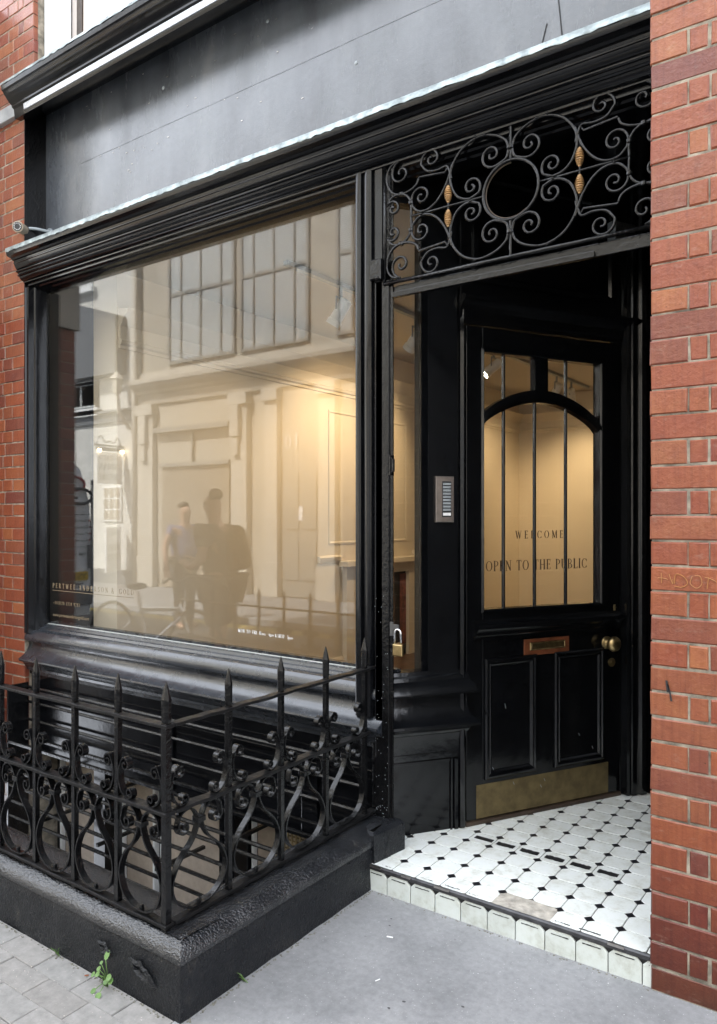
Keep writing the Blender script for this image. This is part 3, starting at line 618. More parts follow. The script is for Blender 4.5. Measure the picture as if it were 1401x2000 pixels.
# --- the door
Dn = MB()
zt, zb = 2.240, .115
Dn.box(.008, .091, -.05, .0, zb, zt, FD).box(.754, .868, -.05, .0, zb, zt, FD).box(.0911, .7539, -.05, .0, 2.139, zt, FD).box(.0911, .7539, -.05, 0, zb, 1.012, FD)
Dn.box(.380, .452, -.045, -.006, 1.975, 2.1389, FD)
door = Dn.build('door', 'black_door', B, bevel=.002, label='black panelled door with arched glazing and brass fittings')
def arch(rise, x0, x1, zs): 
    return [(x0+(x1-x0)*i/28, zs+rise*(1-(2*i/28-1)**2)**.5 if False else zs+rise*sin(pi*i/28)**.72) for i in range(29)]
inn, out = arch(.125, .091, .754, 1.808), arch(.135, .091, .754, 1.855)
m_ = MB()
def band(mb, a, b_, w0, w1, fr):
    n = len(a); vs = [fr.p(x, w1, z) for x, z in a]+[fr.p(x, w1, z) for x, z in b_]+[fr.p(x, w0, z) for x, z in a]+[fr.p(x, w0, z) for x, z in b_]; fs = []
    for i in range(n-1): fs += [(i, i+1, n+i+1, n+i), (2*n+i, 2*n+i+1, i+1, i), (n+i, n+i+1, 3*n+i+1, 3*n+i), (2*n+i, 3*n+i, 3*n+i+1, 2*n+i+1)]
    mb.add(vs, fs+[(0, n, 3*n, 2*n), (n-1, 3*n-1, 4*n-1, 2*n-1)])
band(m_, inn, out, -.045, -.004, FD)
def lerp(a, b_, t): return [(p[0]+(q[0]-p[0])*t, p[1]+(q[1]-p[1])*t) for p, q in zip(a, b_)]
band(m_, lerp(inn, out, .25), lerp(inn, out, .78), -.0038, .010, FD); band(m_, lerp(inn, out, .42), lerp(inn, out, .62), .0102, .016, FD)
m_.build('arched_bar', 'black_door', door, bevel=.0015)
bead = [(0, .006), (.010, .010), (.016, .004), (.018, -.03)]
MB().ring(FD, .081, .764, 1.002, 2.149, [(0, .001)]+bead).build('glazing_bead', 'black_door', door)
for i, s in enumerate((.213, .383, .561)):
    z1 = 2.139 if i != 1 else 1.97
    MB().tube([FD.p(s, -.018, 1.012), FD.p(s, -.018, z1)], .0085, 8).build('security_bar', 'black_door', door, smooth=True)
dg = MB().box(.0915, .7535, -.038, -.032, 1.0125, 2.1385, FD).build('door_pane', 'pane_glass', door)
m_ = MB(); serif(m_, 'WELCOME', FD, .288, .560, -.0315, 1.322, .034, .92, 1.1); serif(m_, 'OPEN TO THE PUBLIC', FD, .129, .700, -.0315, 1.180, .044, .90, 1.05)
m_.build('door_lettering', 'ink_brown', door)
m_ = MB().sweep([FD.p(.045, 0, 0)[:2], FD.p(.868, 0, 0)[:2]], [(-.003, .885), (.008, .885), (.010, .900), (.020, .908), (.022, .922), (.034, .930), (.040, .945), (.038, .955), (.014, .960), (.008, .975), (-.003, .976)], True)
m_.build('lock_rail', 'black_door', door, smooth=True)
for s0, s1 in ((.100, .378), (.478, .770)):
    MB().ring(FD, s0, s1, .280, .805, [(0, .0005), (0, .008), (.006, .014), (.014, .015), (.018, .009), (.022, .008), (.026, .011), (.030, .008), (.036, .002), (.040, .0015)]).box(s0+.034, s1-.034, .0005, .0012, .314, .771, FD).build('panel', 'black_door', door)
m_ = MB().fbox(FD, .310, .563, .0, .005, .800, .873, .001); lt = m_.build('letter_plate', 'copper_plate', door)
MB().ring(FD, .340, .540, .822, .858, [(0, .0055), (.002, .008), (.005, .0095), (.008, .007)]).fbox(FD, .350, .530, .0052, .0075, .831, .850, .001).build('letter_flap', 'brass', lt)
kn = MB().lathe(FD.p(.790, 0, .826), (FD.n[0], FD.n[1], 0), [(.030, 0), (.031, .004), (.026, .008), (.014, .012), (.012, .020), (.016, .026), (.028, .033), (.035, .044), (.036, .053), (.032, .063), (.022, .071), (.008, .075)], 28).build('door_knob', 'brass', door, smooth='all')
MB().lathe(FD.p(.822, 0, .730), (FD.n[0], FD.n[1], 0), [(.021, 0), (.021, .004), (.017, .006), (.010, .0065), (.009, .009)], 20).build('lock_cylinder', 'brass', door, smooth=True)
m_ = MB().fbox(FD, .835, .847, 0, .003, .968, 1.002, .001); m_.lathe(FD.p(.841, 0, .99), (FD.n[0], FD.n[1], 0), [(.008, 0), (.007, .004)], 12); m_.build('keyhole_cover', 'brass', door)
MB().fbox(FD, .058, .800, 0, .0025, .118, .262, .0008).build('kick_plate', 'brass_plate', door)
MB().box(.0, .872, -.06, .012, .095, .112, FD).build('threshold', 'frame_brown', dsf, bevel=.003)
m_ = MB()
for x, z, q in ((.205, .60, 1), (.42, .24, 0), (.40, .215, 0), (.14, .33, 0), (.25, .25, 0), (.70, .35, 0), (.62, .42, 0)):
    m_.tube([FD.p(x, .0035, z), FD.p(x+.006, .0035, z-.012-.01*q)], .0011, 4)
m_.build('paint_chip', 'grey_metal', door)
fl_ = thing('floodlight', FD.p(.83, .06, 2.72), 'small grey floodlight fixed above the door behind the scrollwork', 'floodlight')
MB().fbox(FD, .77, .90, .03, .075, 2.70, 2.79, .006).build('lamp_housing', 'grey_metal', fl_)
MB().box(.775, .895, .0755, .078, 2.705, 2.785, FD).build('lens', 'steel', fl_)
MB().box(.81, .86, .0, .03, 2.66, 2.72, FD).build('mount', 'black_iron', fl_)

# --- intercom, padlock, camera, strip
it = thing('intercom', FA.p(.222, .004, 1.49), 'brushed steel entry phone panel on the black porch pilaster', 'intercom')
MB().fbox(FA, .180, .264, .0045, .020, 1.396, 1.590, .003).build('face_plate', 'warm_steel', it)
MB().fbox(FA, .208, .250, .0202, .022, 1.418, 1.568, .001).build('button_panel', 'ink_black', it)
for k in range(9): MB().fbox(FA, .211, .247, .0222, .0245, 1.444+k*.0135, 1.453+k*.0135, .001).build('button', 'grey_metal', it)
MB().fbox(FA, .211, .247, .0222, .0236, 1.424, 1.436, .0005).build('name_card', 'ink_white', it)
pk = thing('padlock', (-1.617, -.011, .90), 'brass padlock with a steel shackle hanging beside the door post', 'padlock')
MB().fbox(FX, -1.639, -1.595, .002, .018, .868, .913, .003).build('lock_body', 'brass', pk)
MB().tube([(-1.632, -.011, .91), (-1.632, -.011, .958)]+[(-1.6175-.0145*cos(a*pi/8), -.011, .958+.0145*sin(a*pi/8)) for a in range(1, 8)]+[(-1.603, -.011, .958), (-1.603, -.011, .91)], .0042, 8).build('shackle', 'chrome', pk, smooth='all')
cm = thing('security_camera', (-4.31, -.01, 3.155), 'small round cream security camera at the corner of the fascia', 'camera')
ax = Vector((.55, -.80, -.12)).normalized(); c0 = Vector((-4.345, .02, 3.165))
c0 = Vector((-4.29, -.03, 3.15))-ax*.05
MB().lathe(c0, ax, [(.022, 0), (.030, .01), (.031, .06), (.033, .075), (.033, .09), (.028, .092)], 22).build('camera_body', 'taupe_board', cm, smooth=True)
MB().lathe(c0, ax, [(.027, .0925), (.026, .094), (.010, .0945)], 22).build('lens', 'ink_black', cm)
m_ = MB(); u_ = ax.orthogonal().normalized(); w_ = ax.cross(u_)
for k in range(12): a = k*pi/6; m_.lathe(c0+ax*.0945+u_*cos(a)*.019+w_*sin(a)*.019, ax, [(.0028, 0), (.002, .001)], 6)
m_.build('infrared_lamp', 'ink_white', cm)
MB().tube([(-4.30, .03, 3.17), (-4.27, .06, 3.17), (-4.25, .13, 3.17)], .009).lathe((-4.25, .14, 3.17), (0, -1, 0), [(.022, 0), (.02, .012)], 14).build('mount', 'grey_metal', cm, smooth=True)
m_ = MB().box(-1.66, XR, .015, .030, 2.300, 2.345); m_.box(-1.655, -.84, .0, .0145, 2.296, 2.318); LINTEL = m_

# ================================================================== SCROLLWORK OVER THE PORCH
GR = thing('scrollwork_grille', (-1.1425, .0, 2.6), 'black wrought iron scrollwork panel with gilt twists above the porch entrance', 'grille')
LINTEL.build('lintel_bar', 'black_iron', GR, bevel=.002)
cx, cz = -1.1425, 2.600
def rod(mb, pts, sx, sz, r, y=0.0):
    n = len(pts); mb.tube([(cx+sx*x, y, cz+sz*z) for x, z in pts], r, 7)
S1 = (.0735, .144); S2 = (.156, .048)
def rev_curl(pts, c, turns, end, sgn): return curl(pts, c, turns, end, sgn)
for sx in (1, -1):
    for sz in (1, -1):
        mb = MB()
        # great C scroll, curled inside at both ends
        mid = [(.006, .150), (.020, .185), (.065, .215), (.130, .226), (.195, .200), (.238, .145), (.244, .090), (.225, .040), (.195, .014), (.160, .007), (.125, .020)]
        a = curl(mid, S2, 1.35, .006, -1)
        b = curl([(.006, .150), (.016, .118), (.045, .103)], S1, 1.45, .006, 1)
        rod(mb, b[::-1]+a[1:], sx, sz, .0058)
        mb.build('scroll', 'black_iron', GR, smooth='all')
        mb = MB()
        pts = [(.237, .155), (.250, .115), (.272, .070), (.305, .030), (.345, .009), (.385, .012), (.412, .036)]
        rod(mb, curl(pts, (.373, .066), 1.45, .005, 1), sx, sz, .0055)
        mb.build('scroll', 'black_iron', GR, smooth='all')
        mb = MB()
        pts = [(.420, -.002), (.420, .052), (.436, .082), (.466, .098), (.505, .095), (.532, .068)]
        rod(mb, curl(pts, (.503, .048), 1.3, .005, 1), sx, sz, .0055)
        mb.build('scroll', 'black_iron', GR, smooth='all')
        mb = MB()
        pts = [(.385, .139), (.395, .118), (.425, .102), (.466, .098), (.505, .112), (.530, .150), (.532, .190), (.510, .222), (.470, .234)]
        rod(mb, curl(pts, (.466, .182), 1.35, .006, -1), sx, sz, .0055)
        rod(mb, [(.385, .139), (.380, .144), (.268, .132), (.258, .150)], sx, sz, .005)
        mb.build('scroll', 'black_iron', GR, smooth='all')
        mb = MB()
        pts = [(.215, .160), (.240, .160), (.265, .148), (.300, .142), (.345, .150), (.376, .185)]
        pts = [(.225, .115), (.236, .150), (.262, .180), (.290, .220), (.330, .238), (.362, .222)]
        pts = [(.240, .100), (.248, .130), (.262, .155), (.300, .150), (.345, .158), (.374, .190)]
        rod(mb, curl(pts, (.328, .200), 1.35, .005, 1), sx, sz, .0055)
        mb.build('scroll', 'black_iron', GR, smooth='all')
        mb = MB()   # collars and rivets
        for x, z in ((.420, .053), (.466, .098)): mb.lathe((cx+sx*x, 0, cz+sz*(z-.008)), (0, 0, sz), [(.008, 0), (.0105, .003), (.0105, .013), (.008, .016)], 10)
        for x, z in ((.160, .004), (.372, .004), (.14, .229), (.10, .225)): mb.lathe((cx+sx*x, -.004, cz+sz*z), (0, -1, 0), [(.005, 0), (.005, .004), (.002, .007)], 8)
        mb.each('collar', 'black_iron', GR, smooth=True)
        mb = MB(); prof = []   # gilt spiral twist
        n = 26
        for i in range(n+1):
            t = i/n; env = sin(pi*t)**.75*.0115+.0025; prof.append((env*(1+.16*sin(t*9*2*pi)), -.034+.068*t))
        z0 = cz+sz*.046
        mb.lathe((cx+sx*.254, -.001, z0), (.0, 0, 1), prof, 16); mb.build('gilt_twist', 'gold_paint', GR, smooth=True)
for sx in (1, -1):
    MB().tube([(cx+sx*.254, 0, cz-.125), (cx+sx*.254, 0, cz+.125)], .004, 6).tube([(cx+sx*.104, 0, cz), (cx+sx*.422, 0, cz)], .005, 6).build('stem', 'black_iron', GR, smooth='all')
for sz in (1, -1):
    MB().tube([(cx, 0, cz+sz*.102), (cx, 0, cz+sz*.24)], .005, 6).lathe((cx, 0, cz+sz*.152-.008), (0, 0, 1), [(.010, 0), (.014, .003), (.014, .013), (.010, .016)], 10).build('stem', 'black_iron', GR, smooth=True)
MB().tube([(cx+.107*cos(a*pi/24), 0, cz-.001+.107*sin(a*pi/24)) for a in range(49)], .0065, 8, False).build('ring', 'black_iron', GR, smooth='all')
MB().tube([(cx+.099*cos(a*pi/24)*1.0, .004, cz-.001+.099*sin(a*pi/24)) for a in range(12, 42)], .0028, 6).build('broken_rim', 'frame_brown', GR, smooth='all')
MB().tube([(-1.69, -.002, 2.356), (XR, -.002, 2.356)], .0085, 8).tube([(-1.69, 0, 2.836), (XR, 0, 2.836)], .007, 8).tube([(-1.686, 0, 2.356), (-1.686, 0, 2.836)], .006, 8).build('grille_frame', 'black_iron', GR, smooth='all')

# ================================================================== AREA RAILING
RX, RY = -1.750, -1.060
RL = thing('iron_railing', (RX, RY, .2), 'black wrought iron area railing with spear heads and scrolled lower band', 'railing')
F1 = Fr((RX, RY), (-1, 0)); F1.n = (0, -1)      # front run: s grows to the left, w towards the street
F2 = Fr((RX, RY), (0, 1))                        # return run to the shopfront; n = (1, 0)
ZT, ZM, ZB = .806, .550, .222
L1, L2 = 2.60, 1.075
SP1, SP2 = .226, .252
for nm, z, hw, th in (('top_rail', ZT, .0165, .010), ('middle_rail', ZM, .020, .011), ('bottom_rail', ZB, .017, .010)):
    mb = MB()
    def wob(n, a, b_, f):
        ps = []
        for i in range(n+1): ps.append((a+(b_-a)*i/n, R.uniform(-.0016, .0016), R.uniform(-.0016, .0016)))
        return ps
    for fr, L in ((F1, L1), (F2, L2)):
        ps = wob(30, -.016 if fr is F1 else .021, L, fr); vs = []
        for s_, a, c in ps: vs += [fr.p(s_, -hw+a, z-th/2+c), fr.p(s_, hw+a, z-th/2+c), fr.p(s_, hw+a, z+th/2+c), fr.p(s_, -hw+a, z+th/2+c)]
        n = len(ps); fs_ = [(i*4+k, i*4+(k+1) % 4, i*4+4+(k+1) % 4, i*4+4+k) for i in range(n-1) for k in range(4)]+[(3, 2, 1, 0), tuple(range(4*n-4, 4*n))]
        mb.add(vs, fs_)
    mb.build(nm, 'rail_iron', RL, bevel=.002)
def bar_mesh(x, y, big=1.0):
    mb = MB(); h = .0086*big
    zs = [ZB+.002, ZT+.008]
    mb.box(x-h, x+h, y-h, y+h, ZB-.03, ZT+.008)
    prof = [(ZT+.009, .0105), (ZT+.020, .0125), (ZT+.060, .0128), (ZT+.078, .0135), (ZT+.104, .0075), (ZT+.128, .0015)]
    vs = []
    for z, r in prof:
        r *= big
        for k in range(8): a = k*pi/4+pi/8; vs.append((x+cos(a)*r*1.08, y+sin(a)*r*.9, z))
    n = len(prof); mb.add(vs, [(i*8+k, i*8+(k+1) % 8, i*8+8+(k+1) % 8, i*8+8+k) for i in range(n-1) for k in range(8)]+[tuple(range(8))[::-1], tuple(range(8*n-8, 8*n))])
    return mb
b0 = bar_mesh(RX, RY).build('spear_bar', 'black_iron', RL, bevel=.0015)
bar_mesh(RX-.0005, RY-.0005, 1.25).build('corner_post', 'black_iron', RL, bevel=.002)
b0.location = (0, 0, 0)
spots1 = [k*SP1 for k in range(1, 12)]; spots2 = [k*SP2 for k in range(1, 5)]
first = True
for s_ in spots1:
    if first: b0.location = (-s_, 0, 0); first = False
    else: mesh_copy(b0, 'spear_bar', (-s_-b0.location.x, 0, 0), RL)
for s_ in spots2: mesh_copy(b0, 'spear_bar', (-b0.location.x, s_, 0), RL)
def upper_scroll(fr, s_, sg):
    """open C scroll standing on the middle rail against a bar, sg = side of the bar"""
    q = lambda a, b_: (s_+sg*a, ZM+b_)
    body = [q(.026, .118), q(.014, .092), q(.013, .062), q(.024, .030), q(.044, .011)]
    top = curl([body[0], q(.036, .129), q(.052, .124)], q(.042, .108), 1.1, .005, -sg)
    bot = curl([body[-1], q(.060, .006), q(.074, .016)], q(.062, .026), 1.1, .005, sg)
    return top[::-1]+cr(body, 6)[1:-1]+bot
def lyre(fr, sa, sb):
    """closed pear of flat bar between two bars with two curls at its neck"""
    c = (sa+sb)/2; hw = (sb-sa)/2; out = []
    for g in (1, -1):
        q = lambda a, b_: (c+g*a, b_)
        low = [q(.0, ZB+.012), q(hw*.35, ZB+.018), q(hw*.72, ZB+.050), q(hw-.016, ZB+.105), q(hw*.66, ZB+.165), q(hw*.25, ZB+.215), q(.009, ZB+.258), q(.010, ZM-.045), q(.026, ZM-.020), q(.050, ZM-.010), q(.078, ZM-.022), q(.088, ZM-.052)]
        out.append(curl(low, q(.064, ZM-.062), 1.2, .005, -g))
    return out
def put(kind, fr, items):
    for it_ in items:
        mb = MB()
        mb.ribbon(it_, fr, -.0105, .0105, .0052)
        mb.build(kind, 'black_iron', RL, smooth=True)
for fr, spots in ((F1, [0]+spots1), (F2, [0]+spots2)):
    for i, s_ in enumerate(spots):
        for sg in (1, -1):
            if i == 0 and sg < 0: continue
            if fr is F2 and i == len(spots)-1 and sg > 0: continue
            if fr is F1 and s_ > 1.6: continue
            put('rail_scroll', fr, [upper_scroll(fr, s_, sg)])
    for a, b_ in zip(spots, spots[1:]):
        if fr is F1 and a > 1.6: continue
        put('lyre_scroll', fr, lyre(fr, a, b_))
        c = (a+b_)/2
        mb = MB(); mb.box(c-.016, c+.016, -.0145, .0145, ZM-.064, ZM-.046, fr); mb.box(c-.006, c+.006, -.005, .005, ZB+.014, ZB+.028, fr)
        mb.each('collar', 'black_iron', RL, bevel=.002)

# low masonry plinth that carries the railing
PX1, PY1 = -1.640, -1.104
pl_ = thing('plinth_wall', (-1.75, -.6, 0), 'low rough black painted masonry wall carrying the area railing', 'low wall')
mb = MB()
def grid_wall(mb, a, b_, n, prof, end0=None, end1=None):
    pass
# profile (w outward, z) around the corner: inner bottom -> outer bottom, densely sampled so the render coat can roughen
base = [(-.19, -1.6), (-.19, .188), (-.17, .190), (-.085, .193), (-.055, .192), (-.030, .184), (-.010, .168), (.0, .148), (.0, .12), (.001, .06), (.002, -.02)]
path = [(-1.640, -.02), (-1.640, PY1), (-4.9, PY1)]
def dens(path, step):
    o = []
    for a, b_ in zip(path, path[1:]):
        L = hypot(b_[0]-a[0], b_[1]-a[1]); n = max(1, int(L/step)); o += [(a[0]+(b_[0]-a[0])*i/n, a[1]+(b_[1]-a[1])*i/n) for i in range(n)]
    return o+[path[-1]]
from mathutils import noise as MN
def swp_rough(mb, path, prof, amp, sign=1):
    P = dens(path, .03); n = len(P); rows = []
    for i, p in enumerate(P):
        a, c = P[max(0, i-1)], P[min(n-1, i+1)]
        d0 = Vector((p[0]-a[0], p[1]-a[1])).normalized() if i else None; d1 = Vector((c[0]-p[0], c[1]-p[1])).normalized() if i < n-1 else d0
        d0 = d0 or d1; n0 = Vector((-d0.y, d0.x))*sign; n1 = Vector((-d1.y, d1.x))*sign; m_ = n0+n1; k = 2/m_.length_squared
        row = []
        for w, z in prof:
            q = Vector((p[0]+m_.x*w*k, p[1]+m_.y*w*k, z)); nn = MN.noise(q*9)*amp+MN.noise(q*31)*amp*.35
            nv = m_.normalized(); row.append((q.x+nv.x*nn, q.y+nv.y*nn, q.z+nn*.8))
        rows.append(row)
    m2 = len(prof); mb.add([q for r in rows for q in r], [(i*m2+j, i*m2+j+1, (i+1)*m2+j+1, (i+1)*m2+j) for i in range(n-1) for j in range(m2-1)]+[tuple(range(m2)), tuple(range((n-1)*m2, n*m2))[::-1]])
    return mb
fine = []
for a, b_ in zip(base, base[1:]):
    n = max(1, int(hypot(b_[0]-a[0], b_[1]-a[1])/.03)) if a[1] > -.1 else 1
    fine += [(a[0]+(b_[0]-a[0])*i/n, a[1]+(b_[1]-a[1])*i/n) for i in range(n)]
fine.append(base[-1])
# travel from building to corner, then left: outward is to the left of travel
swp_rough(mb, path, fine, .006, 1)
mb.build('wall_body', 'black_render', pl_, smooth=True)
cop = [(-.19, .196), (-.172, .204), (-.14, .206), (-.10, .207), (-.085, .2075), (-.07, .2075), (-.055, .206), (-.042, .206), (-.030, .200), (-.018, .1925), (-.008, .184), (-.001, .174), (.0015, .164), (.0012, .158)]
swp_rough(MB(), path, [(w+.0022 if w > -.05 else w, z+.0022) for w, z in cop], .006, 1).build('coping', 'coping_paint', pl_, smooth=True)
mb = MB()   # end block against the doorstep
swp_rough(mb, [(-1.604, .02), (-1.630, -.158), (-1.77, -.158)], [(-.14, -.02), (-.14, .206), (-.02, .208), (-.004, .198), (.0, .18), (.0, .10), (.0, -.02)], .004, 1)
mb.build('end_block', 'black_render', pl_, smooth=True)
mb = MB()
for k in range(26):
    t = k/25; mb.tube([(-1.6175+.0*t, -.082+R.uniform(-.003, .003)+.010*sin(t*6), .20-t*.11), (-1.6175, -.082+.010*sin((t+.04)*6), .20-(t+.04)*.11)], .0012, 4)
mb.build('crack', 'dark_void', pl_)
# spalled patches on the front face
for cx_, cz_, w_, h_ in ((-1.80, .088, .055, .030), (-1.975, .10, .035, .020)):
    mb = MB(); n = 22
    o_ = [(cx_+w_*cos(2*pi*k/n)*(.7+.5*R.random()), cz_+h_*sin(2*pi*k/n)*(.6+.6*R.random())-.3*(w_*cos(2*pi*k/n))) for k in range(n)]
    vs = [(x, PY1-.006, z) for x, z in o_]+[(cx_+(x-cx_)*.6, PY1-.0115, cz_+(z-cz_)*.6) for x, z in o_]+[(cx_+(x-cx_)*.3, PY1-.003, cz_+(z-cz_)*.25) for x, z in o_]
    mb.add(vs, [(k, (k+1) % n, n+(k+1) % n, n+k) for k in range(n)]+[(n+k, n+(k+1) % n, 2*n+(k+1) % n, 2*n+k) for k in range(n)]+[tuple(range(2*n, 3*n))])
    mb.build('chipped_patch', 'black_render', pl_)

# security bars over the area and basement
SB = thing('area_security_bars', (-3, -.05, 0), 'black horizontal security bars across the basement area', 'security bars')
for z in (.395, .306, .200): MB().tube([(XL, .012, z), (-1.80, .012, z)], .0085, 6).build('bar', 'black_iron', SB)
for y, z, r in ((-.02, .105, .012), (-.10, .090, .012)): MB().box(XL, -1.79, y-.010, y+.010, z-.008, z+.008).build('frame_bar', 'black_iron', SB, bevel=.002)
for z in (-.02, -.075, -.165, -.255, -.345, -.44): MB().tube([(XL, -.10, z), (-1.80, -.10, z)], .0095, 6).build('bar', 'black_iron', SB)
for x in (-3.95, -3.42, -2.95, -2.45, -2.02):
    MB().box(x-.009, x+.009, -.115, .20, -.052, -.036).box(x-.009, x+.009, -.115, .20, -.31, -.294).each('bracket', 'black_iron', SB)
MB().box(-1.80, -1.785, -.02, .0, -.2, .42).box(XL, XL+.012, -.11, .02, -.5, .42).each('end_strip', 'black_iron', SB)

# ================================================================== DOORSTEP
ST = thing('tiled_doorstep', (-1.1, .3, 0), 'doorstep of white octagonal tiles with black dots and a cement repair', 'doorstep')
ZS = .095
MB().prism([(-1.70, -.160, -.05), (XR+.02, -.160, -.05), (XR+.02, 1.35, -.05), (-1.70, 1.35, -.05)], [(-1.70, -.160, ZS-.003), (XR+.02, -.160, ZS-.003), (XR+.02, 1.35, ZS-.003), (-1.70, 1.35, ZS-.003)]).build('grout_bed', 'grout', ST)
TP = .1027; OX, OY = -1.449, -.0665; CUT = .0168
tiles, dots, edge = MB(), MB(), MB()
def octo(mb, x, y, mask=None):
    h = TP/2-.0016; c = CUT; j = R.uniform(-.0006, .0006); zt = ZS+R.uniform(-.0005, .0005)
    def ringp(h_, c_): return [(x-h_+c_, y-h_), (x+h_-c_, y-h_), (x+h_, y-h_+c_), (x+h_, y+h_-c_), (x+h_-c_, y+h_), (x-h_+c_, y+h_), (x-h_, y+h_-c_), (x-h_, y-h_+c_)]
    a, b_ = ringp(h, c), ringp(h-.002, c-.0008); tx, ty = R.uniform(-.006, .006), R.uniform(-.006, .006)
    T = lambda p, z: (p[0], max(p[1], -.1635), z+(p[0]-x)*tx+(p[1]-y)*ty)
    vs = [T(p, ZS-.006) for p in a]+[T(p, zt-.0012) for p in a]+[T(p, zt) for p in b_]
    mb.add(vs, [tuple(range(16, 24))]+[(i, (i+1) % 8, 8+(i+1) % 8, 8+i) for i in range(8)]+[(8+i, 8+(i+1) % 8, 16+(i+1) % 8, 16+i) for i in range(8)])
for i in range(-3, 10):
    for j in range(-1, 14):
        x, y = OX+(i+.5)*TP, OY+(j+.5)*TP
        if j == -1 and i in (3, 4): continue
        octo(tiles, x+.0006*j, y)
for i in range(-3, 10):
    for j in range(0, 14):
        x, y = OX+i*TP+.0006*j, OY+j*TP; c = CUT-.0012
        if j == 0 and i == 4: continue
        dots.add([(x-c, y, ZS-.006), (x, y-c, ZS-.006), (x+c, y, ZS-.006), (x, y+c, ZS-.006), (x-c, y, ZS), (x, y-c, ZS), (x+c, y, ZS), (x, y+c, ZS)], [(4, 5, 6, 7), (0, 1, 5, 4), (1, 2, 6, 5), (2, 3, 7, 6), (3, 0, 4, 7)])
tiles.build('octagon_tiles', 'tile_white', ST); dots.build('dot_tiles', 'tile_black', ST)
# cement patch in place of two tiles
n = 34; mb = MB(); px0, px1, py0, py1 = OX+3*TP-.002, OX+5*TP+.002, -.160, OY+.004
vs = []
gx, gy = 16, 8
for j in range(gy+1):
    for i in range(gx+1):
        x = px0+(px1-px0)*i/gx; y = py0+(py1-py0)*j/gy
        if i in (0, gx): y += 0
        vs.append((x, y, ZS-.0012+.0030*MN.noise(Vector((x*30, y*30, 3)))*(1 if 0 < i < gx and 0 < j < gy else .2)+.0004))
mb.add(vs, [(j*(gx+1)+i, j*(gx+1)+i+1, (j+1)*(gx+1)+i+1, (j+1)*(gx+1)+i) for j in range(gy) for i in range(gx)])
mb.build('cement_patch', 'patch_cement', ST, smooth=True)
# riser tiles, nosing strip
mb = MB(); xs = [-1.66]+[-1.566+.1032*k for k in range(9)]+[-.637, XR+.015]
for a, b_ in zip(xs, xs[1:]):
    a += .0016; b_ -= .0016; c = .016; t0, t1 = -.1615, -.1685; zz = .076
    o_ = [(a, -.02), (b_, -.02), (b_, zz-c), (b_-c, zz), (a+c, zz), (a, zz-c)]; o2 = [(a+.002, -.02), (b_-.002, -.02), (b_-.002, zz-c), (b_-c, zz-.002), (a+c, zz-.002), (a+.002, zz-c)]
    mb.add([(x, t0, z) for x, z in o_]+[(x, t1+.0015, z) for x, z in o_]+[(x, t1, z) for x, z in o2], [tuple(range(12, 18))]+[(i, (i+1) % 6, 6+(i+1) % 6, 6+i) for i in range(6)]+[(6+i, 6+(i+1) % 6, 12+(i+1) % 6, 12+i) for i in range(6)])
mb.build('riser_tiles', 'tile_cream', ST)
MB().box(-1.66, XR+.015, -.1608, -.158, -.02, .09).build('riser_bed', 'rubber_black', ST)
mb = MB(); ns = 60
for i in range(ns):
    x0 = -1.655+(XR+.01+1.655)*i/ns; x1 = -1.655+(XR+.01+1.655)*(i+1)/ns
    zt = ZS+.0005
    mb.add([(x0, -.171, .079), (x1, -.171, .079), (x1, -.1715, zt-.004), (x0, -.1715, zt-.004), (x0, -.166, zt+.0005), (x1, -.166, zt+.0005), (x0, -.1612, zt+.0002), (x1, -.1612, zt+.0002), (x0, -.162, .079), (x1, -.162, .079)], [(0, 1, 2, 3), (3, 2, 5, 4), (4, 5, 7, 6), (6, 7, 9, 8), (8, 9, 1, 0)])
mb.build('nosing', 'nosing_metal', ST)
mb = MB()
for x0, x1, w_ in ((-1.64, -1.59, 1), (-.74, -.69, 1), (-1.50, -1.46, .6), (-1.36, -1.30, .5)):
    mb.box(x0, x1, -.1735, -.168, ZS-.006, ZS+.003)
mb.each('nosing_end', 'steel', ST)
mb = MB()    # worn anti-slip strips
def rag(mb, x0, x1, y0, y1, z):
    n = 12; top = [(x0+(x1-x0)*i/n, y1+R.uniform(-.004, .001)) for i in range(n+1)]; bot = [(x0+(x1-x0)*i/n, y0+R.uniform(-.001, .004)) for i in range(n+1)]
    mb.add([(x, y, z) for x, y in bot]+[(x, y, z) for x, y in top], [(i, i+1, n+1+i+1, n+1+i) for i in range(n)])
for k in range(1, 6): rag(mb, OX+(k)*TP+.012+.004, OX+(k+1)*TP-.012, .268, .302, ZS+.0016)
for k, (a, b_) in enumerate(((-1.60, -1.55), (-1.43, -1.38), (-1.33, -1.27), (-1.24, -1.19), (-.92, -.87), (-.84, -.77), (-1.3, -1.285))): rag(mb, a, b_, -.150, -.146+.002*(k % 3), ZS+.0016)
mb.each('worn_strip', 'rubber_black', ST)
mb = MB(); mb.box(OX+.020, OX+TP-.004, .276, .303, ZS, ZS+.0018); mb.build('grip_strip', 'rubber_black', ST, bevel=.0005)
mb = MB()
for a, b_ in zip(xs, xs[1:]):
    n = 10; z0 = .064+R.uniform(-.002, .003)
    top = [(a+.022+(b_-a-.044)*i/n, z0+.0022+R.uniform(-.0005, .0012)) for i in range(n+1)]; bot = [(a+.022+(b_-a-.044)*i/n, z0-R.uniform(0, .0015)) for i in range(n+1)]
    mb.add([(x, -.1692, z) for x, z in bot]+[(x, -.1692, z) for x, z in top], [(i, i+1, n+1+i+1, n+1+i) for i in range(n)])
mb.build('tape_residue', 'rubber_black', ST)

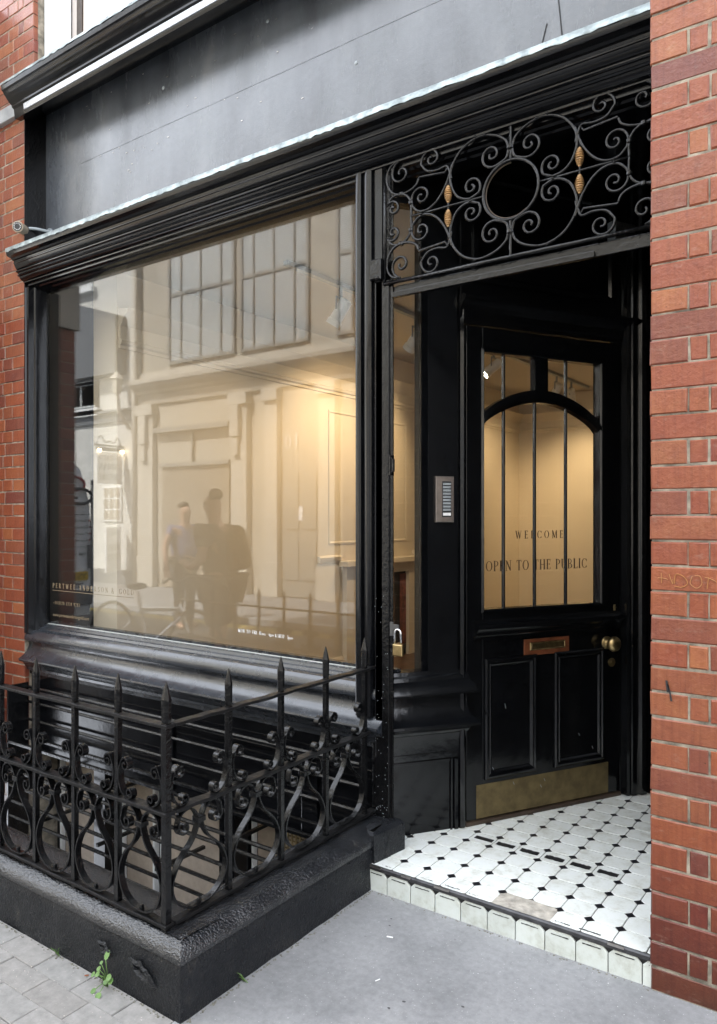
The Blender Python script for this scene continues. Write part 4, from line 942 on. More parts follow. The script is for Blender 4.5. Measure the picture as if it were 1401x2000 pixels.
# ================================================================== GROUND
def struct(name, mb, mat, **k):
    o = mb.build(name, mat, None, **k); o['kind'] = 'structure'; return o
struct('pavement', MB().box(-1.66, 14, -1.62, -.14, -.12, 0).box(-1.66, 14, -.1401, 1.5, -.12, -.02), 'concrete')
struct('pavement_bed', MB().box(-22, -1.661, -1.56, -1.05, -.12, -.012), 'soil_joint')
mb = MB(); row = 0; y = -1.105
PVX = -2.226
while y > -1.52:
    off = (0 if row % 2 == 0 else .100); x = PVX+off+.2*3
    while x > -6:
        a, b_ = max(x-.2, -6)+.0016, min(x, -1.662)-.0016
        if b_-a > .02:
            j = R.uniform(-.0015, .0015); z = R.uniform(-.002, .001)
            vs = [(a, y-.0912, -.03), (b_, y-.0912, -.03), (b_, y, -.03), (a, y, -.03), (a, y-.0912, z-.003), (b_, y-.0912, z-.003), (b_, y, z-.003), (a, y, z-.003), (a+.0022, y-.0885, z), (b_-.0022, y-.0885, z), (b_-.0022, y-.0022, z+j), (a+.0022, y-.0022, z+j)]
            mb.add(vs, [(8, 9, 10, 11)]+[(i, (i+1) % 4, 4+(i+1) % 4, 4+i) for i in range(4)]+[(4+i, 4+(i+1) % 4, 8+(i+1) % 4, 8+i) for i in range(4)])
        x -= .2
    y -= .0925; row += 1
struct('block_paving', mb, 'paver')
struct('kerb', MB().box(-22, 14, -1.76, -1.625, -.2, -.003), 'stone_grey', bevel=.01)
struct('far_kerb', MB().box(-22, 14, -5.25, -5.1, -.2, -.02), 'stone_grey', bevel=.01)
struct('road', MB().box(-30, 30, -5.099, -1.761, -.3, -.11), 'asphalt')
struct('far_pavement', MB().box(-30, 30, -8, -5.251, -.3, -.02), 'concrete')
mb = MB(); mb.box(-22, 14, -4.90, -4.84, -.105, -.1045).box(-22, 14, -4.78, -4.72, -.105, -.1045)
struct('road_markings', mb, 'yellow_line')
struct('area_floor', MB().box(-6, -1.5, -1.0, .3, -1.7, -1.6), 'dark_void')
struct('ground', MB().box(-200, 200, -200, -8, -.6, -.32).box(-200, 200, 9, 200, -.6, -.32).box(-200, -30, -8, 9, -.6, -.32).box(30, 200, -8, 9, -.6, -.32), 'asphalt')

# ================================================================== GALLERY ROOM
rm = MB().box(-4.12, -4.0, .56, 6.72, -.05, 3.0).box(-4.24, -4.0, .44, .5599, -.05, 3.0)
rm.box(-4.0, -1.0, 6.6, 6.72, -.05, 3.0).box(-1.0, -.9, 1.42, 6.72, -.05, 3.0)
rw = rm.build('room_wall', 'room_wall', B, label='warm lit plaster walls of the gallery room')
MB().box(-5, -.9, .241, 6.72, 2.96, 3.06).build('room_ceiling', 'room_ceiling', B)
MB().box(-5, -.9, .5, 6.72, .0, .06).build('room_floor', 'room_floor', B)
rp = [(0, 2.48), (.012, 2.48), (.014, 2.50), (.03, 2.51), (.035, 2.53), (.02, 2.54), (.02, 2.62), (.035, 2.635), (.05, 2.66), (.09, 2.70), (.10, 2.72), (.0, 2.73)]
cp = [(-4.0, .45), (-4.0, 6.6), (-1.0, 6.6), (-1.0, 1.5)]
MB().sweep(cp, rp, True).build('ceiling_cornice', 'room_wall', rw, smooth=True)
MB().sweep(cp, [(0, .06), (.02, .06), (.02, .17), (.012, .19), (.0, .19)], True).sweep([(-4.0, 2.45), (-4.0, 2.76)], [(0, 1.02), (.02, 1.03), (.03, 1.05), (.035, 1.07), (.02, 1.08), (0, 1.085)], True).sweep([(-4.0, 3.98), (-4.0, 4.4)], [(0, 1.02), (.02, 1.03), (.03, 1.05), (.035, 1.07), (.02, 1.08), (0, 1.085)], True).build('wall_moulding', 'room_wall', rw, smooth=True)
FW = Fr((-4.0, 0), (0, 1)); FW2 = Fr((-4.0, 0), (0, 1))
mb = MB()
for y0, y1, z0, z1 in ((2.60, 3.86, 1.18, 2.34), (4.05, 5.1, 1.18, 2.34), (4.05, 5.1, .3, .95)):
    mb.ring(FW, y0, y1, z0, z1, [(0, .001), (0, .008), (.014, .010), (.022, .004), (.026, .001)])
mb.build('wall_panel', 'room_wall', rw)
fpl = MB().box(2.80, 2.96, .0, .05, .06, .98, FW).box(3.83, 3.96, .0, .05, .06, .98, FW).box(2.9601, 3.8299, .0, .05, .886, .98, FW).box(2.74, 4.0, .0, .11, .981, 1.03, FW).build('fireplace', 'room_wall', B, bevel=.004)
MB().box(2.961, 3.829, .001, .012, .06, .885, FW).build('firebox', 'dark_void', fpl)
MB().box(2.965, 3.08, .013, .02, .06, .86, FW).box(3.72, 3.825, .013, .02, .06, .86, FW).each('hearth_bricks', 'hearth_brick', fpl)
# projecting brick pier of the next doorway, mirrored in the near edge of the pane
FP_ = Fr((-4.62, -.36), (0, 1))
mb = MB(); bricks(mb, FP_, 0, .36, 0, 36, english, 0)
ir = mb.build('projecting_pier', 'brick_red', B); MB().box(-5.4, -4.624, -.356, -.001, -.1, 2.70).build('mortar_bed', 'mortar', ir)
MB().box(-5.42, -4.60, -.38, -.001, 2.701, 4.6).build('pier_head', 'cream_light', ir)
MB().box(-4.9, -4.8, .15, .9, 0, 3).box(-4.8, -4.13, .5, .62, 0, 2.95).box(-4.9, -4.305, .20, .25, 0, 3).box(-4.31, -4.29, .15, .5, 0, 3).build('dark_recess', 'dark_void', B)  # near-black boxes, the unlit recess's shade put into their colour
trk = thing('lighting_track', (-3.0, 3.2, 2.95), 'thin black lighting track running back along the gallery ceiling', 'light track')
MB().box(-3.02, -2.98, .9, 6.3, 2.93, 2.959).build('rail', 'grey_metal', trk)
def spot(x, y, aim, label, glow=True, energy=70):
    t = thing('spotlight', (x, y, 2.93), label, 'spotlight', 'track spotlights in the gallery')
    p = Vector((x, y, 2.78)); ax = (Vector(aim)-p).normalized()
    MB().tube([(x, y, 2.93), (x, y, 2.86)], .012).tube([(x, y-.05, 2.86), (x, y+.05, 2.86)], .008).tube([(x, y-.05, 2.86), (x, y-.052, 2.78)], .006).tube([(x, y+.05, 2.86), (x, y+.052, 2.78)], .006).build('yoke', 'grey_metal', t, smooth=True)
    b = MB().lathe(p-ax*.08, ax, [(.030, 0), (.043, .01), (.043, .15), (.050, .155), (.050, .19), (.044, .19), (.040, .17)], 20).build('lamp_head', 'white_paint', t, smooth=True)
    MB().lathe(p+ax*.092, ax, [(.038, 0), (.03, .002)], 18).build('lamp_face', 'lamp_glow', t)
    l = bpy.data.lights.new('spot_beam', 'SPOT'); l.energy = energy; l.color = (1, .74, .43); l.spot_size = radians(105); l.spot_blend = 1.0; l.shadow_soft_size = .04
    o = bpy.data.objects.new('spot_beam', l); COL.objects.link(o); o.parent = t
    o.location = (p+ax*.125)-Vector((x, y, 2.93)); o.rotation_euler = ax.to_track_quat('-Z', 'Y').to_euler()
E_ = 18
spot(-3.0, 1.45, (-4.0, 1.2, 1.2), 'white track spotlight nearest the street, aimed at the left wall', energy=E_*.25)
spot(-3.0, 2.40, (-4.0, 2.55, 1.75), 'white track spotlight seen through the narrow side pane', energy=E_*.8)
spot(-3.0, 3.76, (-4.0, 2.9, 1.7), 'lit white track spotlight seen at the top of the door glass', energy=E_*1.0)
spot(-3.0, 5.30, (-4.0, 5.8, 1.4), 'white track spotlight towards the back wall, second from its far end', energy=E_*.8)
spot(-3.0, 5.75, (-3.2, 6.6, 1.2), 'white track spotlight closest to the back wall', energy=E_*.8)
spot(-2.0, 4.60, (-2.2, 6.6, 1.0), 'single white spotlight set apart from the track, aimed at the back wall', energy=E_*.8)

# ================================================================== WEEDS AND LITTER
def leafshape(mb, c, nrm, up, w, h):
    nrm = Vector(nrm).normalized(); up = (Vector(up)-nrm*Vector(up).dot(nrm)).normalized(); sd = nrm.cross(up); c = Vector(c)
    o = [(0, 0), (.35, .1), (.55, .4), (.45, .75), (.15, .97), (0, .9), (-.15, .97), (-.45, .75), (-.55, .4), (-.35, .1)]
    vs = [c+sd*a*w+up*b_*h+nrm*(.12*h*abs(a)) for a, b_ in o]+[c+up*h*.5]
    mb.add(vs, [(i, (i+1) % 10, 10) for i in range(10)])
wd = thing('weed', (-1.945, -1.118, 0), 'small green weed growing where the plinth wall meets the paving', 'weed')
st_, lf = MB(), MB(); o0 = Vector((-1.945, -1.120, .0))
for tip, w, h, up in (((-1.945, -1.13, .105), .020, .040, (-.1, 0, 1)), ((-1.957, -1.14, .09), .014, .016, (-.3, -.3, .8)), ((-1.915, -1.15, .058), .026, .024, (.5, -.2, .6)), ((-1.905, -1.145, .050), .024, .022, (.8, -.1, .2)), ((-1.965, -1.145, .05), .022, .020, (-.8, -.2, .2)), ((-1.985, -1.15, .045), .020, .018, (-.8, -.2, .1)), ((-1.955, -1.165, .012), .020, .026, (-.2, -1, .1)), ((-1.925, -1.17, .012), .026, .028, (.3, -1, .1)), ((-1.935, -1.14, .04), .02, .02, (.2, -.4, .4)), ((-1.975, -1.135, .06), .018, .018, (-.5, -.2, .5))):
    t = o0+(Vector(tip)-o0)*.8; w *= .75; h *= .75; mid = o0.lerp(t, .5)+Vector((0, 0, .012)); st_.tube([o0, mid, t], .0013, 5)
    leafshape(lf, t, (.25*R.random(), -.6, .7), up, w, h)
st_.build('stem', 'leaf', wd, smooth='all'); lf.build('leaf', 'leaf', wd)
for x, y, lb in ((-2.215, -1.112, 'thin tuft of grass at the left foot of the plinth'), (-1.632, -.86, 'tiny grass sprig on the doorway side of the plinth')):
    t = thing('grass_tuft', (x, y, 0), lb, 'grass'); mb = MB()
    for k in range(7):
        a = R.uniform(0, 6.28); L = R.uniform(.02, .045); mb.tube([(x+R.uniform(-.02, .02), y, 0), (x+cos(a)*L*.3, y-abs(sin(a))*L*.3-.004, L*.7), (x+cos(a)*L*.8, y-abs(sin(a))*L*.6-.006, L)], [.0012, .001, .0004], 4)
    mb.build('blade', 'leaf', t)
# grit and moss along the foot of the walls
mb = MB()
for _ in range(420):
    q = R.random()
    if q < .5: x, y = -1.632+abs(R.gauss(0, .006)), R.uniform(-1.1, -.17)
    elif q < .8: x, y = R.uniform(-2.7, -1.64), -1.112-abs(R.gauss(0, .006))
    else: x, y = R.uniform(-1.6, -.6), -.176-abs(R.gauss(0, .005))
    r = R.uniform(.0012, .0042); mb.lathe((x, y, -.001), (R.uniform(-.3, .3), R.uniform(-.3, .3), 1), [(r, 0), (r*.9, r*.5), (r*.3, r*.9)], 5)
g_ = mb.build('grit', 'soil_joint'); g_['kind'] = 'stuff'
lit = [((-1.40, -.40), .022, .006, .3, 'ink_white', 'white paper scrap on the grey pavement near the step'), ((-1.30, -.62), .018, .003, 1.2, 'ink_white', 'thin white sliver on the grey pavement'), ((-1.62, -1.115), .020, .006, .5, 'ink_white', 'pale cigarette end beside the plinth corner'), ((-2.045, -1.125), .012, .005, .8, 'copper_plate', 'orange cigarette end beside the weed')]
for (x, y), L, w_, a, mt, lb in lit:
    mb = MB().box(-L/2, L/2, -w_/2, w_/2, 0, .0022); mb.v = [(x+vx*cos(a)-vy*sin(a), y+vx*sin(a)+vy*cos(a), vz+.0006) for vx, vy, vz in mb.v]
    o = mb.build('litter_scrap', mt, None, bevel=.0008); props(o, lb, 'litter')
mb = MB()
for x, y, r in ((-1.46, -.30, .004), (-1.44, -.34, .004), (-1.18, -.66, .005), (-1.20, -.71, .006), (-1.03, -.58, .005), (-1.12, -.78, .006)):
    n = 9; vs = [(x+cos(2*pi*k/n)*r*R.uniform(.7, 1.3), y+sin(2*pi*k/n)*r*R.uniform(.5, 1), .0012) for k in range(n)]; mb.add(vs, [tuple(range(n))])
g_ = mb.build('gum_spots', 'gum'); g_['kind'] = 'stuff'

# ================================================================== OPPOSITE SIDE OF THE STREET (seen in the glass)
Y2 = -7.5
FO = Fr((0, Y2), (-1, 0)); FO = Fr((0, Y2), (-1, 0))      # n = (0, 1): out of the facade towards the street
OB = thing('opposite_building', (-6, Y2, 0), 'cream rendered building across the street with wide metal windows, reflected in the pane', 'building')
MB().box(-12.95, 16, Y2-6, Y2, -.05, 7.8).build('facade', 'cream_render', OB)
FO = Fr((0, Y2), (-1, 0))
def X_(mb, x0, x1, w0, w1, z0, z1): return mb.box(x0, x1, Y2+w0, Y2+w1, z0, z1)
MB().sweep([(16, Y2), (-12.95, Y2)][::-1], [(0, 0)]) if False else None
pc = [(-.01, 3.72), (.06, 3.74), (.08, 3.80), (.08, 3.92), (.14, 3.95), (.16, 4.0), (.28, 4.06), (.33, 4.12), (.34, 4.20), (.30, 4.22), (-.01, 4.26)]
MB().sweep([(16, Y2), (-12.95, Y2)], pc, True).sweep([(16, Y2), (-12.95, Y2)], [(-.01, 7.4), (.1, 7.42), (.14, 7.5), (.3, 7.6), (.32, 7.7), (-.01, 7.75)], True).build('cornice', 'cream_light', OB)
k = X_(X_(MB(), -12.95, 16, .001, .06, 4.26, 4.40), -12.95, 16, .001, .05, 6.95, 7.1)
k.build('band', 'cream_light', OB)
x = 12.2
winx = [(-12.0, -10.24), (-9.98, -8.44), (-7.72, -6.2), (-5.9, -4.4), (-3.6, -2.1), (-1.8, -.3), (1.2, 2.7), (3.0, 4.5), (6, 7.5), (8, 9.5)]
for x0, x1 in winx:
    f = MB(); z0, z1 = 4.55, 6.85; w = x1-x0
    f.box(x0-.06, x0, Y2+.001, Y2+.05, z0-.06, z1+.06).box(x1, x1+.06, Y2+.001, Y2+.05, z0-.06, z1+.06).box(x0, x1, Y2+.001, Y2+.05, z1, z1+.06).box(x0, x1, Y2+.001, Y2+.05, z0-.06, z0)
    for q in (.18, .50, .82): f.box(x0+w*q-.02, x0+w*q+.02, Y2+.022, Y2+.045, z0, z1)
    f.box(x0, x1, Y2+.0221, Y2+.046, z0+1.30, z0+1.36)
    wo = f.build('window', 'sash_grey', OB)
    MB().box(x0, x1, Y2+.001, Y2+.02, z0, z1).each('blind', 'venetian', wo)
# ground floor: pilasters, garage opening, street door, panels
f = MB()
for x0, x1 in ((-12.94, -12.45), (-10.2, -9.8), (-9.35, -9.05), (-8.1, -7.75), (-5.4, -5.0), (-2.2, -1.8), (1, 1.4), (4.4, 4.8)):
    f.box(x0, x1, Y2+.001, Y2+.12, -.02, 3.5).box(x0-.04, x1+.04, Y2+.001, Y2+.18, 3.5, 3.719).box(x0-.03, x1+.03, Y2+.001, Y2+.15, -.02, .6)
f.each('pilaster', 'cream_light', OB, bevel=.01)
f = MB()
for x0 in (-12.70, -10.05): f.box(x0-.1, x0+.12, Y2+.121, Y2+.22, 2.9, 3.49).box(x0-.06, x0+.08, Y2+.121, Y2+.19, 2.55, 2.899)
f.each('console', 'cream_light', OB, bevel=.02)
gdoor = X_(MB(), -12.24, -10.33, .001, .04, 0, 2.42).build('garage_opening', 'taupe_board', OB)
X_(X_(MB(), -12.3, -10.27, .041, .10, 2.42, 2.50), -12.4, -10.25, .01, .16, 3.12, 3.22).box(-11.35, -11.31, Y2+.02, Y2+.08, 2.5, 3.1).build('shutter_box', 'sash_grey', OB)
d10 = X_(MB(), -8.98, -8.15, .001, .04, 0, 3.6)
for q in (-8.9, -8.5): d10.box(q, q+.3, Y2+.041, Y2+.06, .3, 1.0).box(q, q+.3, Y2+.041, Y2+.06, 1.2, 2.2)
d10 = d10.build('street_door', 'sash_grey', OB)
FO2 = Fr((0, Y2), (1, 0)); FO2.n = (0, 1)
FOr = Fr((0, Y2), (-1, 0))
mb = MB(); serif(mb, '10', Fr((-8.60, Y2), (-1, 0)), .0, .30, .065, 2.62, .26, .9); mb.build('door_number', 'ink_white', d10)
X_(MB(), -8.75, -8.45, .041, .05, 1.35, 1.6).build('notice', 'ink_white', d10)
X_(X_(MB(), -7.6, -7.2, .001, .02, 2.75, 2.95), -7.5, -7.1, .001, .02, 1.2, 1.5).each('wall_sign', 'ink_white', OB)
mb = MB()
for x0, x1 in ((-7.65, -5.5), (-4.9, -2.3), (-1.7, .9), (1.5, 4.3), (4.9, 8)): X_(mb, x0, x1, .001, .03, .02, 3.4)
mb.each('shop_glazing', 'grey_paint', OB)
# neighbour on the left
NB = thing('white_brick_house', (-15, Y2, 0), 'white painted brick house with a drainpipe beside the cream building across the street', 'building')
MB().box(-30, -12.97, Y2-5.9, Y2+.06, -.05, 7.7).build('wall', 'cream_brick', NB)
MB().tube([(-12.99, Y2+.14, 0), (-12.99, Y2+.14, 7.7)], .06, 8).build('drainpipe', 'cream_light', NB, smooth='all')
MB().box(-30, -13.05, Y2+.061, Y2+.12, 3.45, 3.65).box(-30, -13.05, Y2+.061, Y2+.20, 3.651, 3.70).build('ledge', 'grey_paint', NB)
MB().prism([(-15.4, Y2+.07, 4.44), (-13.36, Y2+.07, 4.44), (-13.36, Y2+.07, 5.66), (-15.4, Y2+.07, 6.3)], [(-15.4, Y2+.35, 4.44), (-13.36, Y2+.35, 4.44), (-13.36, Y2+.35, 5.66), (-15.4, Y2+.35, 6.3)]).build('sign_box', 'grey_paint', NB, label='dark boxed sign panel with a sloping top')
for x0, x1, z0, z1 in ((-15.9, -14.5, 6.5, 7.5), (-16.2, -14.3, 3.75, 4.42), (-15.5, -14.3, 3.8, 4.4)):
    wo = MB().box(x0, x1, Y2+.061, Y2+.11, z0, z1).box(x0-.1, x1+.1, Y2+.061, Y2+.2, z0-.12, z0-.001).build('window', 'white_paint', NB)
    MB().box(x0+.08, (x0+x1)/2-.03, Y2+.111, Y2+.115, z0+.08, z1-.08).box((x0+x1)/2+.03, x1-.08, Y2+.111, Y2+.115, z0+.08, z1-.08).each('pane', 'venetian', wo)
wo = MB().box(-14.12, -13.50, Y2+.061, Y2+.10, 1.32, 2.08).build('window', 'white_paint', NB)
mb = MB()
for i in range(3):
    for j in range(3): mb.box(-14.09+i*.195, -14.09+i*.195+.165, Y2+.101, Y2+.104, 1.35+j*.24, 1.35+j*.24+.21)
mb.build('pane', 'taupe_board', wo)
MB().box(-30, -13.05, Y2+.061, Y2+.13, -.02, .28).build('wall_base', 'grey_paint', NB)
# hanging sign and menu board
hs = thing('hanging_sign', (-13.45, Y2+.4, 3.2), 'white hanging restaurant sign on an iron scroll bracket across the street', 'sign')
FH = Fr((-13.45, Y2+.12), (0, 1))
MB().box(0, .62, -.02, .02, 2.10, 2.76, FH).build('sign_board', 'ink_white', hs)
MB().tube([FH.p(-.05, 0, 2.9), FH.p(.66, 0, 2.9)], .02).tube([FH.p(x, 0, z) for x, z in cr([(.02, 2.92), (.1, 3.08), (.2, 2.96), (.3, 3.0), (.4, 2.96), (.52, 3.1), (.62, 2.92)])], .012).box(.0, .62, -.03, .03, 2.79, 2.86, FH).build('bracket', 'black_iron', hs)
mb = MB(); serif(mb, "GOPAL'S", FH, .06, .56, .021, 2.60, .10, .8, 1.2); serif(mb, 'INDIAN', FH, .05, .57, .021, 2.40, .13, .8, 1.2); serif(mb, 'CUISINE', FH, .04, .58, .021, 2.18, .13, .7, 1.2); mb.build('sign_lettering', 'ink_brown', hs)
MB().lathe(FH.p(.03, .03, 2.80), (1, 0, -.3), [(.03, 0), (.04, .05)], 10).lathe(FH.p(.59, .03, 2.80), (1, 0, -.3), [(.03, 0), (.04, .05)], 10).each('sign_lamp', 'sign_lamp', hs)
mbd = thing('menu_board', (-13.4, Y2+.5, 0), 'white menu board standing on the far pavement below the hanging sign', 'sign')
FB = Fr((-13.4, Y2+.2), (.5, 1))
MB().box(0, .62, -.02, .02, .28, 1.20, FB).build('board', 'ink_white', mbd)
mb = MB(); serif(mb, "GOPAL'S", FB, .08, .54, .021, 1.02, .09, .8, 1.2); serif(mb, 'INDIAN', FB, .06, .56, .021, .72, .13, .8, 1.2); serif(mb, 'CUISINE', FB, .05, .57, .021, .52, .13, .7, 1.2); mb.build('board_lettering', 'ink_brown', mbd)
ln = thing('wall_lantern', (-13.3, Y2+.3, 3.8), 'cream glazed lantern on a bracket post above the hanging sign', 'lantern')
MB().lathe((-13.30, Y2+.35, 3.98), (0, 0, 1), [(.05, 0), (.09, .02), (.13, .30), (.16, .31), (.02, .46)], 6).tube([(-13.30, Y2+.35, 3.98), (-13.26, Y2+.33, 3.6), (-13.2, Y2+.1, 3.25)], .04).build('lantern', 'cream_light', ln)
# van
VN = thing('parked_van', (-10.8, -2.4, -.1), 'white glazing company van parked down the street with its back doors to us, seen reflected', 'van')
vy0, vy1, vx = -3.30, -1.50, -8.60
sec = [(.25, 0.02), (.25, .98), (.75, .995), (1.15, 1.0), (1.75, .97), (2.15, .90), (2.30, .80), (2.36, .5), (2.30, .2), (2.15, .10), (1.75, .03), (1.15, .0), (.75, .005)]
def vsec(x, k=1.0, zk=1.0): return [(x, vy0+(vy1-vy0)*(.5+(t-.5)*k), -.1+z*zk) for z, t in sec]
mb = MB(); ss = [vsec(-8.60, .97, .985), vsec(-8.66), vsec(-11.6), vsec(-12.3, .98, .97), vsec(-12.9, .9, .62), vsec(-13.6, .88, .52), vsec(-13.8, .8, .42)]; n = len(sec)
mb.add([q for s_ in ss for q in s_], [(i*n+j, i*n+(j+1) % n, (i+1)*n+(j+1) % n, (i+1)*n+j) for i in range(len(ss)-1) for j in range(n)]+[tuple(range(n)), tuple(range((len(ss)-1)*n, len(ss)*n))[::-1]])
vb = mb.build('body', 'van_white', VN, smooth=True)
for x in (-9.5, -12.9):
    for y in (vy0+.12, vy1-.12):
        wh = MB().lathe((x, y-.11, .22), (0, 1, 0), [(.2, 0), (.33, .02), (.34, .11), (.33, .20), (.2, .22)], 24).build('wheel', 'tyre', VN, smooth=True)
FV = Fr((vx+.002, vy0), (0, 1))
MB().box(.05, 1.75, .0, .06, .28, .48, FV).build('bumper', 'grey_paint', VN, bevel=.02)
nb_ = MB().box(.10, .62, .004, .014, .60, .71, FV).build('number_plate', 'plate_yellow', VN)
mb = MB(); sans(mb, 'YS12 CV', FV, .12, .60, .0145, .62, .075); mb.build('plate_lettering', 'ink_black', nb_)
mb = MB()
for i, t in enumerate(('Aluminium framing', 'Structural glazing', 'Contract glazing', 'Curved glazing', 'Fire rated glass & screens', 'High security installations')):
    sans(mb, t, FV, .10, .10+.030*len(t), .003, 1.35-i*.085, .042)
sans(mb, 'T.084', FV, .16, .62, .003, .49, .075); mb.box(.08, .78, .002, .004, 1.44, 1.448, FV)
mb.build('van_lettering', 'ink_black', VN)
mb = MB()
for i in range(6): mb.lathe(FV.p(.07, .003, 1.37-i*.085), (1, 0, 0), [(.014, 0), (.014, .003)], 8)
for a, b_, r in ((.36, 1.84, .16),): mb.tube([FV.p(a+r*1.3*cos(q*pi/20), .02, b_+r*.6*sin(q*pi/20)) for q in range(3, 40)], .014, 6)
mb.build('red_emblem', 'red_letter', VN)
mb = MB(); a, b_, r = .24, 1.68, .14
mb.tube([FV.p(a+r*1.3*cos(q*pi/20), .035, b_+r*.7*sin(q*pi/20)) for q in range(4, 38)], .020, 6).tube([FV.p(a+r*1.25, .035, b_-.02), FV.p(a+.03, .035, b_-.02)], .018, 6)
mb.build('black_emblem', 'ink_black', VN)
mb = MB()
for x in (-9, -10, -11): mb.box(x, x+.04, vy0+.2, vy1-.2, 2.28, 2.33)
mb.tube([(-8.5, vy0+.4, 2.36), (-11.5, vy0+.4, 2.36)], .05).tube([(-8.4, vy0+.7, 2.40), (-11.5, vy0+.7, 2.40)], .07).tube([(-8.7, vy0+1.1, 2.38), (-11.5, vy0+1.1, 2.38)], .04)
mb.build('roof_rack', 'grey_paint', VN)
MB().box(.02, .05, .0, .012, .5, 1.9, FV).box(.885, .90, .0, .008, .5, 2.0, FV).box(.03, .10, .0, .02, .75, 1.05, FV).build('door_seam', 'grey_paint', VN)

# ------------------------------------------------------------------ people and bicycle reflected in the pane
def figure(name, loc, yaw, joints, edges, radii, mat, label, extra):
    root = thing(name, loc, label, 'person')
    c, s_ = cos(yaw), sin(yaw)
    T = lambda p: Vector((loc[0]+p[0]*c-p[1]*s_, loc[1]+p[0]*s_+p[1]*c, loc[2]+p[2]))
    def skin_mesh(nm, js, es, rs, mt, sub=2):
        me = bpy.data.meshes.new(nm); keys = list(js); idx = {k: i for i, k in enumerate(keys)}
        me.from_pydata([T(js[k])-Vector(loc) for k in keys], [(idx[a], idx[b]) for a, b in es], [])
        me.materials.append(MAT[mt]); o = bpy.data.objects.new(nm, me); COL.objects.link(o); o.parent = root; WL[o] = Vector(loc)
        sk = o.modifiers.new('skin', 'SKIN'); sk.use_smooth_shade = True
        ly = me.skin_vertices[0] if len(me.skin_vertices) else None
        if ly is None:
            bpy.context.view_layer.objects.active = o
        ly = me.skin_vertices[0]
        for k in keys: r = rs[k]; ly.data[idx[k]].radius = (r, r) if not isinstance(r, tuple) else r
        ly.data[0].use_root = True
        sb = o.modifiers.new('sub', 'SUBSURF'); sb.levels = sb.render_levels = sub
        return o
    skin_mesh('body', joints, edges, radii, mat)
    for e in extra: skin_mesh(*e)
    return root, T
def person_parts(h, armL, armR, hipw=.09, lean=0.0):
    J = {'pelvis': (0, 0, .95*h), 'waist': (0, 0, 1.08*h), 'chest': (lean*.5, 0, 1.30*h), 'neck': (lean, 0, 1.47*h), 'headb': (lean*1.35, 0, 1.56*h), 'head': (lean*1.5, 0, 1.66*h), 'crown': (lean*1.4, 0, 1.73*h), 'nose': (lean*1.5+.095, 0, 1.635*h)}
    Rr = {'pelvis': (.15, .12), 'waist': (.14, .11), 'chest': (.17, .12), 'neck': .055, 'headb': .07, 'head': .10, 'crown': .078, 'nose': .018}
    Ed = [('pelvis', 'waist'), ('waist', 'chest'), ('chest', 'neck'), ('neck', 'headb'), ('headb', 'head'), ('head', 'crown'), ('head', 'nose')]
    for sg, n_, arm in ((1, 'L', armL), (-1, 'R', armR)):
        J['hip'+n_] = (0, sg*.10, .90*h); J['kn'+n_] = (.03+.04*sg, sg*.11, .50*h); J['an'+n_] = (.0+.04*sg, sg*.115, .08); J['toe'+n_] = (.17+.04*sg, sg*.13, .035)
        J['sh'+n_] = (lean*.8, sg*.19, 1.40*h); J['el'+n_], J['wr'+n_], J['pa'+n_] = arm
        Rr.update({'hip'+n_: .095, 'kn'+n_: .058, 'an'+n_: .042, 'toe'+n_: .035, 'sh'+n_: .062, 'el'+n_: .043, 'wr'+n_: .030, 'pa'+n_: (.036, .022)})
        Ed += [('pelvis', 'hip'+n_), ('hip'+n_, 'kn'+n_), ('kn'+n_, 'an'+n_), ('an'+n_, 'toe'+n_), ('chest', 'sh'+n_), ('sh'+n_, 'el'+n_), ('el'+n_, 'wr'+n_), ('wr'+n_, 'pa'+n_)]
        wx, wy, wz = arm[1]; px_, py_, pz_ = arm[2]; d = Vector((px_-wx, py_-wy, pz_-wz)).normalized(); sd = Vector((-d.y, d.x, 0)).normalized()
        for q in range(4):
            b_ = Vector(arm[2])+d*.03+sd*(q-1.5)*.018; e_ = b_+d*(.045+.008*(1 if q in (1, 2) else 0)); f_ = e_+d*.025+Vector((0, 0, -.015))
            J[f'f{n_}{q}a'] = tuple(b_); J[f'f{n_}{q}b'] = tuple(e_); J[f'f{n_}{q}c'] = tuple(f_)
            for z_ in 'abc': Rr[f'f{n_}{q}{z_}'] = .0095 if z_ != 'c' else .007
            Ed += [('pa'+n_, f'f{n_}{q}a'), (f'f{n_}{q}a', f'f{n_}{q}b'), (f'f{n_}{q}b', f'f{n_}{q}c')]
        t_ = Vector(arm[2])+sd*sg*.045; J[f't{n_}'] = tuple(t_); J[f't{n_}2'] = tuple(t_+d*.035+sd*sg*.01); Rr[f't{n_}'] = .011; Rr[f't{n_}2'] = .009
        Ed += [('pa'+n_, f't{n_}'), (f't{n_}', f't{n_}2')]
    return J, Ed, Rr
